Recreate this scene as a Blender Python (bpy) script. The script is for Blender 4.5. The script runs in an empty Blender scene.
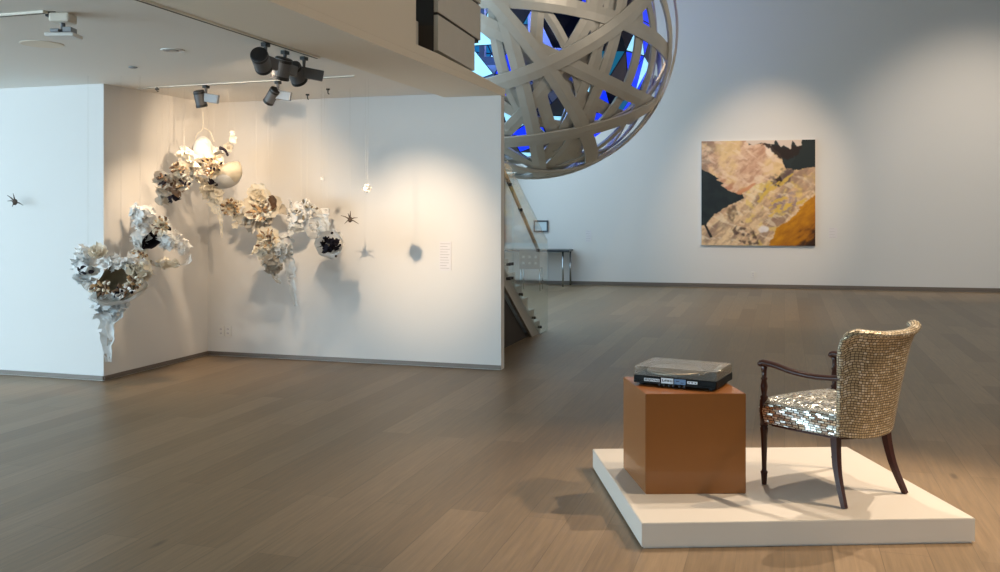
import bpy, bmesh, math, random
import numpy as np
from mathutils import Vector, Matrix, Quaternion, noise
random.seed(7)
scene = bpy.context.scene
C = scene.collection
R = math.radians
F = 930.0; HOR = 210.0; CAMZ = 1.57
def P(px, py, Y):
    return Vector(((px-500)/F*Y, Y, CAMZ-(py-HOR)/F*Y))
def srgb(r, g, b, a=1.0):
    f = lambda c: c/12.92 if c <= .04045 else ((c+.055)/1.055)**2.4
    return (f(r/255), f(g/255), f(b/255), a)
BD = Vector((.2925, .9563, 0))          # direction the gallery runs in (planks, beam, stairs)
CD = Vector((.9563, -.2925, 0))         # across it

# ------------------------------------------------------------------ materials
M = {}
def mat(name, col, rough=.5, metal=0.0, spec=.5, emis=None, estr=0, alpha=None, bump=0, bscale=40, vary=0, vscale=6, trans=0, coat=0):
    m = bpy.data.materials.new(name); m.use_nodes = True
    nt = m.node_tree; b = nt.nodes['Principled BSDF']
    b.inputs['Base Color'].default_value = col
    b.inputs['Roughness'].default_value = rough
    b.inputs['Metallic'].default_value = metal
    b.inputs['Specular IOR Level'].default_value = spec
    b.inputs['Coat Weight'].default_value = coat
    if emis: b.inputs['Emission Color'].default_value = emis; b.inputs['Emission Strength'].default_value = estr
    tc = nt.nodes.new('ShaderNodeTexCoord')
    if vary:
        n = nt.nodes.new('ShaderNodeTexNoise'); n.inputs['Scale'].default_value = vscale; n.inputs['Detail'].default_value = 4
        nt.links.new(tc.outputs['Object'], n.inputs['Vector'])
        mx = nt.nodes.new('ShaderNodeMix'); mx.data_type = 'RGBA'
        mx.inputs[6].default_value = tuple(c*(1-vary) for c in col[:3])+(1,)
        mx.inputs[7].default_value = tuple(min(1, c*(1+vary)) for c in col[:3])+(1,)
        nt.links.new(n.outputs['Fac'], mx.inputs[0]); nt.links.new(mx.outputs[2], b.inputs['Base Color'])
    if bump:
        n2 = nt.nodes.new('ShaderNodeTexNoise'); n2.inputs['Scale'].default_value = bscale; n2.inputs['Detail'].default_value = 5
        nt.links.new(tc.outputs['Object'], n2.inputs['Vector'])
        bp = nt.nodes.new('ShaderNodeBump'); bp.inputs['Strength'].default_value = bump; bp.inputs['Distance'].default_value = .01
        nt.links.new(n2.outputs['Fac'], bp.inputs['Height']); nt.links.new(bp.outputs['Normal'], b.inputs['Normal'])
    M[name] = m
    return m
def glassmat(name, col, refl=.12, tint=1.0):
    m = bpy.data.materials.new(name); m.use_nodes = True
    nt = m.node_tree; nt.nodes.clear()
    o = nt.nodes.new('ShaderNodeOutputMaterial'); t = nt.nodes.new('ShaderNodeBsdfTransparent'); g = nt.nodes.new('ShaderNodeBsdfGlossy')
    t.inputs['Color'].default_value = col; g.inputs['Roughness'].default_value = .05; g.inputs['Color'].default_value = (1, 1, 1, 1)
    fr = nt.nodes.new('ShaderNodeLayerWeight'); fr.inputs['Blend'].default_value = .25
    mp = nt.nodes.new('ShaderNodeMath'); mp.operation = 'MULTIPLY_ADD'; mp.inputs[1].default_value = .3; mp.inputs[2].default_value = refl*.4
    mx = nt.nodes.new('ShaderNodeMixShader')
    nt.links.new(fr.outputs['Fresnel'], mp.inputs[0]); nt.links.new(mp.outputs[0], mx.inputs[0])
    nt.links.new(t.outputs[0], mx.inputs[1]); nt.links.new(g.outputs[0], mx.inputs[2]); nt.links.new(mx.outputs[0], o.inputs[0])
    M[name] = m
mat('wall_paint', srgb(226, 224, 222), .75, spec=.2, bump=.05, bscale=120)
mat('ceiling_paint', srgb(238, 234, 228), .8, spec=.2)
mat('beam_paint', srgb(240, 230, 214), .8, spec=.2)
mat('grey_panel', srgb(214, 208, 198), .6, vary=.05)
mat('void_dark', srgb(52, 50, 50), .8)
mat('base_metal', srgb(122, 112, 104), .45, metal=.3)
mat('plinth_white', srgb(214, 206, 196), .5, vary=.02, vscale=3)
mat('rust_paint', srgb(138, 84, 36), .4, coat=.35, vary=.04, vscale=2, bump=.05, bscale=300)
mat('black_plastic', srgb(12, 12, 13), .45, spec=.15)
mat('rubber', srgb(32, 32, 34), .6)
mat('platter', srgb(165, 158, 145), .3, metal=.7)
mat('silver', srgb(200, 200, 196), .25, metal=1)
mat('sticker_white', srgb(215, 222, 226), .5)
mat('sticker_blue', srgb(92, 124, 158), .5)
mat('ink', srgb(28, 30, 36), .6)
mat('dark_wood', srgb(56, 24, 15), .28, vary=.35, vscale=20, coat=.15, spec=.35)
mat('brass_nail', srgb(190, 150, 90), .3, metal=1)
mat('fixture_grey', srgb(92, 92, 94), .5, metal=.2)
mat('fixture_black', srgb(18, 17, 18), .45)
mat('fixture_light', srgb(150, 154, 158), .45, metal=.3)
mat('lens_glow', (1, .82, .6, 1), .4, emis=(1, .8, .55, 1), estr=6)
mat('lens_dim', srgb(160, 165, 175), .15, metal=.2)
mat('track_white', srgb(232, 224, 210), .5)
mat('slot_dark', srgb(70, 60, 52), .7)
mat('white_plastic', srgb(228, 226, 222), .45)
mat('placard', srgb(226, 222, 224), .5)
mat('placard_text', srgb(186, 181, 182), .7)
mat('frame_dark', srgb(70, 78, 88), .5)
mat('frame_mat', srgb(205, 220, 228), .6, vary=.05)
mat('table_top', srgb(38, 42, 48), .35)
mat('chrome', srgb(180, 186, 192), .25, metal=1)
mat('shell_grey', srgb(104, 102, 100), .5)
mat('stair_paint', srgb(176, 170, 162), .6, vary=.05)
mat('dark_filler', srgb(58, 50, 44), .7)
mat('rail_wood', srgb(150, 112, 68), .35, vary=.2, vscale=20)
mat('rail_dark', srgb(52, 48, 46), .4)
mat('band', srgb(196, 192, 184), .42, metal=.35, vary=.12, vscale=1.5)
mat('inner_blue', srgb(14, 40, 190), .3, emis=srgb(16, 48, 235), estr=1.3)  # emission stands in for the blue light inside the sphere
mat('inner_navy', srgb(14, 22, 56), .35)
mat('inner_pale', srgb(170, 215, 235), .3, emis=srgb(150, 215, 245), estr=1.2)  # emission stands in for bright daylight patches in the gaps
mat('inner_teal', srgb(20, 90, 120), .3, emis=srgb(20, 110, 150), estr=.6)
mat('inner_brown', srgb(128, 112, 104), .6)
mat('inner_grey', srgb(116, 114, 124), .6)
mat('paper_white', srgb(244, 243, 241), .8, spec=.15, vary=.06, vscale=25)
mat('paper_cream', srgb(240, 232, 216), .8, spec=.15, vary=.12, vscale=25)
mat('paper_tan', srgb(212, 180, 140), .8, spec=.15, vary=.25, vscale=30)
mat('paper_grey', srgb(206, 198, 186), .8, spec=.15, vary=.2, vscale=25)
mat('paper_brown', srgb(134, 108, 88), .8, spec=.1, vary=.3, vscale=30)
mat('paper_dark', srgb(40, 36, 44), .8, spec=.1, vary=.4, vscale=30)
mat('paper_olive', srgb(132, 122, 102), .8, spec=.1, vary=.3, vscale=15)
mat('paper_blue', srgb(228, 231, 232), .8, spec=.15, vary=.1, vscale=25)
mat('twist_brown', srgb(74, 60, 50), .7, vary=.3, vscale=40)
mat('thread', srgb(200, 196, 188), .6)
mat('mullion', srgb(120, 128, 134), .5)
mat('outside_teal', srgb(60, 110, 130), .9, vary=.5, vscale=1)
mat('outside_ground', srgb(150, 165, 170), .9)
glassmat('clear_glass', (.90, .95, .955, 1), .1)
glassmat('window_glass', (.93, .97, .98, 1), .1)
glassmat('lid_plastic', (.88, .86, .83, 1), .12)
nt = M['lid_plastic'].node_tree; o_ = nt.nodes['Material Output']; src = o_.inputs[0].links[0].from_socket
df = nt.nodes.new('ShaderNodeBsdfDiffuse'); df.inputs[0].default_value = srgb(225, 215, 200); mx = nt.nodes.new('ShaderNodeMixShader'); mx.inputs[0].default_value = .045
nt.links.new(src, mx.inputs[1]); nt.links.new(df.outputs[0], mx.inputs[2]); nt.links.new(mx.outputs[0], o_.inputs[0])

for k_ in [k for k in M if k.startswith('paper_') and k not in ('paper_dark', 'paper_olive')]:
    nt = M[k_].node_tree; b = nt.nodes['Principled BSDF']; out = nt.nodes['Material Output']
    tr_ = nt.nodes.new('ShaderNodeBsdfTranslucent'); mx = nt.nodes.new('ShaderNodeMixShader'); mx.inputs[0].default_value = .2
    src = b.inputs['Base Color'].links[0].from_socket; nt.links.new(src, tr_.inputs['Color'])
    nt.links.new(b.outputs[0], mx.inputs[1]); nt.links.new(tr_.outputs[0], mx.inputs[2]); nt.links.new(mx.outputs[0], out.inputs['Surface'])
def floor_material():
    m = bpy.data.materials.new('oak_floor'); m.use_nodes = True; nt = m.node_tree; N = nt.nodes.new; L = nt.links.new
    b = nt.nodes['Principled BSDF']
    tc = N('ShaderNodeTexCoord'); mp = N('ShaderNodeMapping'); L(tc.outputs['Object'], mp.inputs['Vector'])
    mp.inputs['Rotation'].default_value = (0, 0, -math.atan2(BD.y, BD.x))
    br = N('ShaderNodeTexBrick'); L(mp.outputs[0], br.inputs['Vector'])
    br.inputs['Scale'].default_value = 1; br.inputs['Brick Width'].default_value = 2.3; br.inputs['Row Height'].default_value = .21
    br.inputs['Mortar Size'].default_value = .0022; br.inputs['Mortar Smooth'].default_value = .3; br.offset = .37; br.inputs['Bias'].default_value = 0
    br.inputs['Color1'].default_value = (0, 0, 0, 1); br.inputs['Color2'].default_value = (1, 1, 1, 1); br.inputs['Mortar'].default_value = (.5, .5, .5, 1)
    ramp = N('ShaderNodeValToRGB'); L(br.outputs['Color'], ramp.inputs[0])
    e = ramp.color_ramp.elements
    e[0].color = srgb(127, 106, 82); e[1].color = srgb(147, 124, 98)
    x = ramp.color_ramp.elements.new(.5); x.color = srgb(136, 115, 90)
    mp2 = N('ShaderNodeMapping'); mp2.inputs['Scale'].default_value = (1.6, 28, 1); L(mp.outputs[0], mp2.inputs['Vector'])
    g = N('ShaderNodeTexNoise'); g.inputs['Scale'].default_value = 1.6; g.inputs['Detail'].default_value = 8; g.inputs['Roughness'].default_value = .65; L(mp2.outputs[0], g.inputs['Vector'])
    gr = N('ShaderNodeMapRange'); gr.inputs[1].default_value = .3; gr.inputs[2].default_value = .7; gr.inputs[3].default_value = .76; gr.inputs[4].default_value = 1.2; L(g.outputs['Fac'], gr.inputs[0])
    # knots
    mp3 = N('ShaderNodeMapping'); mp3.inputs['Scale'].default_value = (.55, 1.7, 1); L(mp.outputs[0], mp3.inputs['Vector'])
    vo = N('ShaderNodeTexVoronoi'); vo.inputs['Scale'].default_value = 1.3; L(mp3.outputs[0], vo.inputs['Vector'])
    kr = N('ShaderNodeMapRange'); kr.inputs[1].default_value = .02; kr.inputs[2].default_value = .06; kr.inputs[3].default_value = .55; kr.inputs[4].default_value = 1; L(vo.outputs['Distance'], kr.inputs[0])
    mu = N('ShaderNodeMath'); mu.operation = 'MULTIPLY'; L(gr.outputs[0], mu.inputs[0]); L(kr.outputs[0], mu.inputs[1])
    mo = N('ShaderNodeMapRange'); mo.inputs[3].default_value = 1; mo.inputs[4].default_value = .72; L(br.outputs['Fac'], mo.inputs[0])
    mu2 = N('ShaderNodeMath'); mu2.operation = 'MULTIPLY'; L(mu.outputs[0], mu2.inputs[0]); L(mo.outputs[0], mu2.inputs[1])
    vm = N('ShaderNodeVectorMath'); vm.operation = 'SCALE'; L(ramp.outputs[0], vm.inputs[0]); L(mu2.outputs[0], vm.inputs['Scale'])
    L(vm.outputs[0], b.inputs['Base Color'])
    rr = N('ShaderNodeMapRange'); rr.inputs[3].default_value = .34; rr.inputs[4].default_value = .5; L(g.outputs['Fac'], rr.inputs[0]); L(rr.outputs[0], b.inputs['Roughness'])
    bp = N('ShaderNodeBump'); bp.inputs['Strength'].default_value = .12; bp.inputs['Distance'].default_value = .004; L(mu2.outputs[0], bp.inputs['Height']); L(bp.outputs[0], b.inputs['Normal'])
    b.inputs['Specular IOR Level'].default_value = .45
    M['oak_floor'] = m
floor_material()

def mosaic_material(mname, rnd, met, rmin, cols):
    m = bpy.data.materials.new(mname); m.use_nodes = True; nt = m.node_tree; N = nt.nodes.new; L = nt.links.new
    b = nt.nodes['Principled BSDF']; b.inputs['Metallic'].default_value = .9; b.inputs['Roughness'].default_value = .2
    uv = N('ShaderNodeUVMap')
    wob = N('ShaderNodeTexNoise'); wob.inputs['Scale'].default_value = 14; wob.inputs['Detail'].default_value = 2; L(uv.outputs[0], wob.inputs['Vector'])
    ws = N('ShaderNodeVectorMath'); ws.operation = 'SCALE'; ws.inputs['Scale'].default_value = .012; L(wob.outputs['Color'], ws.inputs[0])
    wa = N('ShaderNodeVectorMath'); wa.operation = 'ADD'; L(uv.outputs[0], wa.inputs[0]); L(ws.outputs[0], wa.inputs[1])
    sx = N('ShaderNodeSeparateXYZ'); L(wa.outputs[0], sx.inputs[0])
    def mth(op, a, bb=None, c=None):
        n = N('ShaderNodeMath'); n.operation = op
        for i, v in enumerate((a, bb, c)):
            if v is None: continue
            if isinstance(v, (int, float)): n.inputs[i].default_value = v
            else: L(v, n.inputs[i])
        return n.outputs[0]
    vr = mth('DIVIDE', sx.outputs['Y'], .0135); row = mth('FLOOR', vr)
    wr = N('ShaderNodeTexWhiteNoise'); wr.noise_dimensions = '1D'; L(row, wr.inputs['W'])
    ur = mth('ADD', mth('DIVIDE', sx.outputs['X'], .021), mth('MULTIPLY', wr.outputs['Value'], 3)); col = mth('FLOOR', ur)
    cb = N('ShaderNodeCombineXYZ'); L(col, cb.inputs[0]); L(row, cb.inputs[1])
    wn = N('ShaderNodeTexWhiteNoise'); wn.noise_dimensions = '2D'; L(cb.outputs[0], wn.inputs['Vector'])
    fu = mth('FRACT', ur); fv = mth('FRACT', vr)
    eu = mth('MINIMUM', fu, mth('SUBTRACT', 1, fu)); ev = mth('MINIMUM', fv, mth('SUBTRACT', 1, fv))
    mk = mth('MULTIPLY', mth('GREATER_THAN', eu, .08), mth('GREATER_THAN', ev, .13))
    geo = N('ShaderNodeNewGeometry')
    sb = N('ShaderNodeVectorMath'); sb.operation = 'SUBTRACT'; sb.inputs[1].default_value = (.5, .5, .5); L(wn.outputs['Color'], sb.inputs[0])
    sc = N('ShaderNodeVectorMath'); sc.operation = 'SCALE'; sc.inputs['Scale'].default_value = rnd; L(sb.outputs[0], sc.inputs[0])
    ad = N('ShaderNodeVectorMath'); L(geo.outputs['Normal'], ad.inputs[0]); L(sc.outputs[0], ad.inputs[1])
    nm = N('ShaderNodeVectorMath'); nm.operation = 'NORMALIZE'; L(ad.outputs[0], nm.inputs[0]); L(nm.outputs[0], b.inputs['Normal'])
    r = N('ShaderNodeValToRGB'); L(wn.outputs['Value'], r.inputs[0]); e = r.color_ramp.elements
    e[0].color = srgb(*cols[0]); e[1].color = srgb(*cols[2]); q = e.new(.6); q.color = srgb(*cols[1])
    mx = N('ShaderNodeMix'); mx.data_type = 'RGBA'; L(mk, mx.inputs[0]); mx.inputs[6].default_value = srgb(60, 44, 30); L(r.outputs[0], mx.inputs[7]); L(mx.outputs[2], b.inputs['Base Color'])
    L(mth('MULTIPLY', mk, met), b.inputs['Metallic'])
    L(mth('MULTIPLY_ADD', wn.outputs['Value'], .2, rmin), b.inputs['Roughness'])
    M[mname] = m
mosaic_material('mirror_mosaic', .17, .35, .28, ((172, 154, 124), (196, 178, 146), (224, 216, 198)))
mosaic_material('mirror_mosaic_silver', .75, .8, .2, ((206, 200, 182), (232, 230, 218), (252, 252, 250)))

def painted_material():
    m = bpy.data.materials.new('oil_paint'); m.use_nodes = True; nt = m.node_tree
    b = nt.nodes['Principled BSDF']; a = nt.nodes.new('ShaderNodeAttribute'); a.attribute_name = 'Col'
    nt.links.new(a.outputs['Color'], b.inputs['Base Color']); b.inputs['Roughness'].default_value = .45
    M['oil_paint'] = m
painted_material()

# ------------------------------------------------------------------ mesh helpers
def link(name, bm, mname, parent=None, smooth=False):
    me = bpy.data.meshes.new(name)
    bmesh.ops.recalc_face_normals(bm, faces=bm.faces[:])
    bm.to_mesh(me); bm.free()
    for mm in (mname if isinstance(mname, (list, tuple)) else [mname]): me.materials.append(M[mm])
    if smooth:
        for p in me.polygons: p.use_smooth = True
    o = bpy.data.objects.new(name, me); C.objects.link(o)
    if parent: o.parent = parent
    return o
def thing(name, label, cat, loc=(0, 0, 0), rotz=0, group=None):
    o = bpy.data.objects.new(name, None); C.objects.link(o); o.empty_display_size = .1
    o.location = loc; o.rotation_euler = (0, 0, rotz)
    return tag(o, label, cat, group)
def tag(o, label, cat, group=None):
    o['label'] = label; o['category'] = cat
    if group: o['group'] = group
    return o
def struct(name, bm, mname, **k):
    o = link(name, bm, mname, **k); o['kind'] = 'structure'; return o
def box(bm, c, s, rotz=0, bevel=0, mi=0, mtx=None):
    m = Matrix.Translation(Vector(c)) @ (mtx if mtx else Matrix.Rotation(rotz, 4, 'Z')) @ Matrix.Diagonal((s[0], s[1], s[2], 1))
    g = bmesh.ops.create_cube(bm, size=1, matrix=m)
    fs = set(f for v in g['verts'] for f in v.link_faces)
    if bevel:
        es = list(set(e for v in g['verts'] for e in v.link_edges))
        r = bmesh.ops.bevel(bm, geom=es, offset=bevel, segments=2, affect='EDGES', profile=.5)
        fs = set(r['faces']) | set(f for f in fs if f.is_valid)
    for f in fs: f.material_index = mi
def prism(bm, pts, z0, z1, mi=0):
    lo = [bm.verts.new((p[0], p[1], z0)) for p in pts]; hi = [bm.verts.new((p[0], p[1], z1)) for p in pts]
    n = len(pts); fs = [bm.faces.new(lo[::-1]), bm.faces.new(hi)]
    for i in range(n): fs.append(bm.faces.new((lo[i], lo[(i+1) % n], hi[(i+1) % n], hi[i])))
    for f in fs: f.material_index = mi
def vprism(bm, pts3, off, mi=0):
    """polygon of 3D points extruded along vector off"""
    a = [bm.verts.new(Vector(p)) for p in pts3]; b = [bm.verts.new(Vector(p)+Vector(off)) for p in pts3]
    n = len(a); fs = [bm.faces.new(a), bm.faces.new(b[::-1])]
    for i in range(n): fs.append(bm.faces.new((a[i], b[i], b[(i+1) % n], a[(i+1) % n])))
    for f in fs: f.material_index = mi
def tube(bm, pts, rad, seg=8, mi=0, cap=True, square=False, sx=1.0):
    pts = [Vector(p) for p in pts]; n = len(pts)
    rad = rad if isinstance(rad, (list, tuple)) else [rad]*n
    rings = []
    up = None
    for i, p in enumerate(pts):
        t = (pts[min(i+1, n-1)]-pts[max(i-1, 0)]).normalized()
        if up is None:
            up = Vector((0, 0, 1)) if abs(t.z) < .9 else Vector((1, 0, 0))
        a = t.cross(up).normalized(); b = a.cross(t).normalized(); up = b
        ring = []
        for k in range(seg):
            th = 2*math.pi*(k+(.5 if square else 0))/seg
            ring.append(bm.verts.new(p+a*math.cos(th)*rad[i]*sx+b*math.sin(th)*rad[i]))
        rings.append(ring)
    for i in range(n-1):
        for k in range(seg):
            f = bm.faces.new((rings[i][k], rings[i][(k+1) % seg], rings[i+1][(k+1) % seg], rings[i+1][k])); f.material_index = mi
    if cap:
        for r in (rings[0][::-1], rings[-1]):
            f = bm.faces.new(r); f.material_index = mi
def lathe(bm, prof, c=(0, 0, 0), seg=20, mi=0, mtx=None):
    c = Vector(c); rings = []
    for r, z in prof:
        ring = []
        for k in range(seg):
            v = Vector((r*math.cos(2*math.pi*k/seg), r*math.sin(2*math.pi*k/seg), z))
            if mtx: v = mtx @ v
            ring.append(bm.verts.new(c+v))
        rings.append(ring)
    for i in range(len(rings)-1):
        for k in range(seg):
            f = bm.faces.new((rings[i][k], rings[i][(k+1) % seg], rings[i+1][(k+1) % seg], rings[i+1][k])); f.material_index = mi
    for r in (rings[0][::-1], rings[-1]):
        f = bm.faces.new(r); f.material_index = mi
def NB(): return bmesh.new()
def bez(p, n=16):
    """Catmull-Rom through points"""
    p = [Vector(q) for q in p]; out = []
    for i in range(len(p)-1):
        a = p[max(i-1, 0)]; b = p[i]; c = p[i+1]; d = p[min(i+2, len(p)-1)]
        for k in range(n):
            t = k/n
            out.append(.5*((2*b)+(c-a)*t+(2*a-5*b+4*c-d)*t*t+(3*b-a-3*c+d)*t**3))
    out.append(p[-1]); return out

# ------------------------------------------------------------------ room shell
A0 = Vector((-9.5, 10.30, 0)); AB = Vector((-3.64, 8.54, 0)); BC = Vector((-3.16, 10.07, 0)); CE = Vector((.01, 9.125, 0))
CEIL = 2.73; HIGH = 7.6
bm = NB(); prism(bm, [(-11, -7.5), (14.5, -7.5), (14.5, 21.5), (-11, 21.5)], -.1, 0); struct('floor', bm, 'oak_floor')
# gallery walls
bm = NB(); nA = Vector((.29, .957, 0)).normalized()
A1 = AB-CD*6.1
prism(bm, [A1, AB, AB+(BC-AB).normalized()*.12, A1+nA*.12], 0, CEIL+.02); struct('wall_left', bm, 'wall_paint')
bm = NB(); u = (BC-AB).normalized(); nb = Vector((-u.y, u.x, 0))
prism(bm, [AB+nb*.1+u*.12, AB+u*.12, BC+u*.12, BC+nb*.1+u*.12], 0, CEIL+.02)
struct('wall_return', bm, 'wall_paint')
bm = NB(); cu = (CE-BC).normalized(); cn = Vector((-cu.y, cu.x, 0)); cn = cn if cn.y > 0 else -cn
prism(bm, [BC, CE, CE+cn*.11, BC+cn*.11+u*.0], 0, CEIL+.02); struct('wall_middle', bm, 'wall_paint')
def base(name, a, b, n, h=.045, t=.012):
    bm = NB(); prism(bm, [a, b, b+n*t, a+n*t], .006, h); return struct(name, bm, 'base_metal')
base('baseboard_left', A1, AB-CD*0.0, -nA); base('baseboard_return', AB, BC, -nb); base('baseboard_middle', BC, CE, -cn)
# far wall
W0 = Vector((1.57, 19.5, 0)); W1 = Vector((9.51, 17.7, 0)); wu = (W1-W0).normalized(); wn_ = Vector((wu.y, -wu.x, 0))  # toward camera
Wa = W0-wu*1.55; Wb = W0+wu*12.6
bm = NB(); prism(bm, [Wa, Wb, Wb-wn_*.2, Wa-wn_*.2], 0, HIGH); struct('wall_back', bm, 'wall_paint')
base('baseboard_back', Wa, Wb, wn_, .08, .015)
bm = NB(); prism(bm, [(Wb.x, Wb.y), (Wb.x+.2, Wb.y), (Wb.x+.2, -7.2), (Wb.x, -7.2)], 0, HIGH); struct('wall_right', bm, 'wall_paint')
bm = NB(); prism(bm, [(-4.5, -7.2), (Wb.x, -7.2), (Wb.x, -7.4), (-4.5, -7.4)], 0, HIGH); struct('wall_front', bm, 'wall_paint')
# tall hall ceiling
bm = NB(); prism(bm, [(-11, -7.4), (14.4, -7.4), (14.4, 21.3), (-11, 21.3)], HIGH, HIGH+.2); struct('ceiling_high', bm, 'beam_paint')
# low gallery ceiling
def EL(Y, off=0):  # point on slab right edge at depth Y
    return Vector((.02+.2925/.9563*(Y-9.13), Y, 0))-CD*off
E0 = EL(9.235); E1 = EL(-7.2)
bm = NB(); prism(bm, [E0-CD*.6, E1-CD*.6, (-10.4, -7.2, 0), (-10.4, 12.4, 0), E0-CD*.6+BD*.0+Vector((-1, 1, 0))], CEIL, CEIL+.25)
struct('ceiling', bm, 'ceiling_paint')
bm = NB(); prism(bm, [E0, E1, E1-CD*.6, E0-CD*.6], CEIL-.035, CEIL+.02); struct('trim_1', bm, 'beam_paint')
# fascia with notch (its outer face on the slab's right edge)
def FP(px, z):
    k = (px-500)/F
    Y = (.02-.30587*9.13)/(k-.30587)
    return Vector((k*Y, Y, z))
zt = 4.3
pts = [EL(-7.2)+Vector((0, 0, CEIL+.021)), EL(-7.2)+Vector((0, 0, zt)), FP(416, zt), FP(416, 2.818), FP(438, 2.822), FP(475, 2.80), FP(502, 2.77), EL(9.235)+Vector((0, 0, 2.77)), EL(9.235)+Vector((0, 0, CEIL+.021))]
bm = NB(); vprism(bm, pts, -CD*.15); struct('trim_2', bm, 'beam_paint')
# upper grey panels behind the notch
pd = Vector((.23, .973, 0)).normalized()
p0 = P(438, 0, 7.5); p0.z = 0
def PP(d, z, off=0): return Vector((p0.x+pd.x*d, p0.y+pd.y*d, z))-Vector((pd.y, -pd.x, 0))*off
bm = NB()
# lower row / upper rows of panels separated by reveals
vprism(bm, [PP(0, 2.86), PP(1.15, 2.86), PP(1.15, 3.155), PP(0, 3.145)], -Vector((pd.y, -pd.x, 0))*.5)
vprism(bm, [PP(0, 3.17), PP(1.37, 3.18), PP(1.37, 3.50), PP(0, 3.48)], -Vector((pd.y, -pd.x, 0))*.5)
vprism(bm, [PP(0, 3.505), PP(1.37, 3.525), PP(1.37, 4.3), PP(0, 4.3)], -Vector((pd.y, -pd.x, 0))*.5)
struct('trim_3', bm, 'grey_panel')
bm = NB()
q0 = FP(417, 0)-CD*.3
prism(bm, [q0-CD*1.2, PP(0.03, 0, .45), PP(0.03, 0, .5)-CD*.3, q0-CD*1.3+BD*.6], 2.99, 4.3)
vprism(bm, [PP(.02, 3.15, .012), PP(1.34, 3.15, .012), PP(1.34, 3.52, .012), PP(.02, 3.50, .012)], -Vector((pd.y, -pd.x, 0))*.3)
vprism(bm, [PP(-.02, 2.84, .16), PP(-.02, 3.09, .16), PP(-.25, 3.09, .16), PP(-.25, 2.84, .16)], -Vector((pd.y, -pd.x, 0))*.2, 1)
a_ = PP(-.012, 0, .035); b_ = PP(-.012, 0, .62)
prism(bm, [a_, b_, b_+pd*.01, a_+pd*.01], 3.06, 4.3, 0); prism(bm, [a_, b_, b_+pd*.01, a_+pd*.01], 2.80, 3.06, 2)  # dark plates over the panel ends paint the opening's shade
struct('trim_4', bm, ['void_dark', 'grey_panel', 'dark_filler'])
# windows: atrium window wall (left of the far hall) and two out-of-frame gallery window walls
def window_wall(name, a, b, z0, z1, nx, zs, thick=.07):
    a = Vector(a); b = Vector(b); d = (b-a); Lw = d.length; d.normalize(); ang = math.atan2(d.y, d.x)
    bm = NB()
    for i in range(nx+1):
        p = a+d*(Lw*i/nx); box(bm, (p.x, p.y, (z0+z1)/2), (thick, .12, z1-z0), ang)
    for z in zs:
        m_ = (a+b)/2; box(bm, (m_.x, m_.y, z), (Lw, .1, .06), ang)
    f = struct(name, bm, 'mullion')
    bm = NB(); m_ = (a+b)/2; box(bm, (m_.x, m_.y, (z0+z1)/2), (Lw, .012, z1-z0), ang)
    g = link('window_pane', bm, 'window_glass', f); return f
wl = Vector((.05, 19.83, 0))
window_wall('window_1', wl, wl-BD*9.9, 0, HIGH, 6, [.05, 2.8, 5.2, HIGH-.05])
window_wall('window_2', (-10.4, -7.2, 0), (-10.4, 10.5, 0), 0, CEIL, 9, [.05, CEIL-.05])
window_wall('window_3', (-10.4, -7.2, 0), (-4.5, -7.2, 0), 0, CEIL, 4, [.05, CEIL-.05])
# outside seen through the far hall window
random.seed(3)
for i in range(3):
    bm = NB(); c = Vector((-3.2-1.1*i, 24+4*i, 0))
    for k in range(26):
        a = random.uniform(0, 6.28); r = random.uniform(0, 1.3)
        g = bmesh.ops.create_icosphere(bm, subdivisions=1, radius=random.uniform(.3, .7), matrix=Matrix.Translation(c+Vector((r*math.cos(a), r*math.sin(a), random.uniform(2.6, 5.6)))))
    t = thing('tree', ['bluish tree nearest the tall window outside', 'second bluish tree outside the tall window', 'farthest bluish tree outside the tall window'][i], 'tree', c, 0, 'trees outside the hall window')
    o = link('tree_crown', bm, 'outside_teal', t); o.location = -c
    bm = NB(); tube(bm, [(0, 0, -.1), (0, 0, 4)], [.16, .08]); link('trunk', bm, 'inner_brown', t)
bm = NB(); prism(bm, [(-40, 20), (-11.2, 20), (-11.2, 60), (-40, 60)], -.3, -.1); 
prism(bm, [(-11.2, 21.6), (20, 21.6), (20, 60), (-11.2, 60)], -.3, -.1); struct('ground', bm, 'outside_ground')

# ------------------------------------------------------------------ plinth, cube, record player
th = math.atan2(.072, 1.58)
ux = Vector((math.cos(th), math.sin(th), 0)); uy = Vector((-math.sin(th), math.cos(th), 0))
PF = Vector((.6566, 4.306, 0)); PB = Vector((.5635, 5.647, 0)); PR = Vector((2.236, 4.378, 0)); PBR = Vector((2.126, 5.697, 0))
bm = NB(); pp = [PF, PR, PBR, PB]; cen = sum(pp, Vector())/4
prism(bm, [cen+(p-cen)*.985 for p in pp], 0, .012); prism(bm, pp, .010, .12)
bmesh.ops.bevel(bm, geom=[e for e in bm.edges if all(v.co.z > .11 for v in e.verts)], offset=.003, segments=2, affect='EDGES')
o = link('display_plinth', bm, 'plinth_white'); tag(o, 'low white rectangular plinth on the oak floor under the chair and brown cube', 'plinth')
cq = [Vector((.7424, 4.742, 0)), Vector((1.257, 4.752, 0)), Vector((1.215, 5.245, 0)), Vector((.694, 5.233, 0))]
bm = NB(); prism(bm, cq, .12, .632)
bmesh.ops.bevel(bm, geom=bm.edges[:], offset=.003, segments=2, affect='EDGES')
o = link('cube_pedestal', bm, 'rust_paint'); tag(o, 'rust brown painted cube pedestal holding the record player', 'pedestal')

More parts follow.
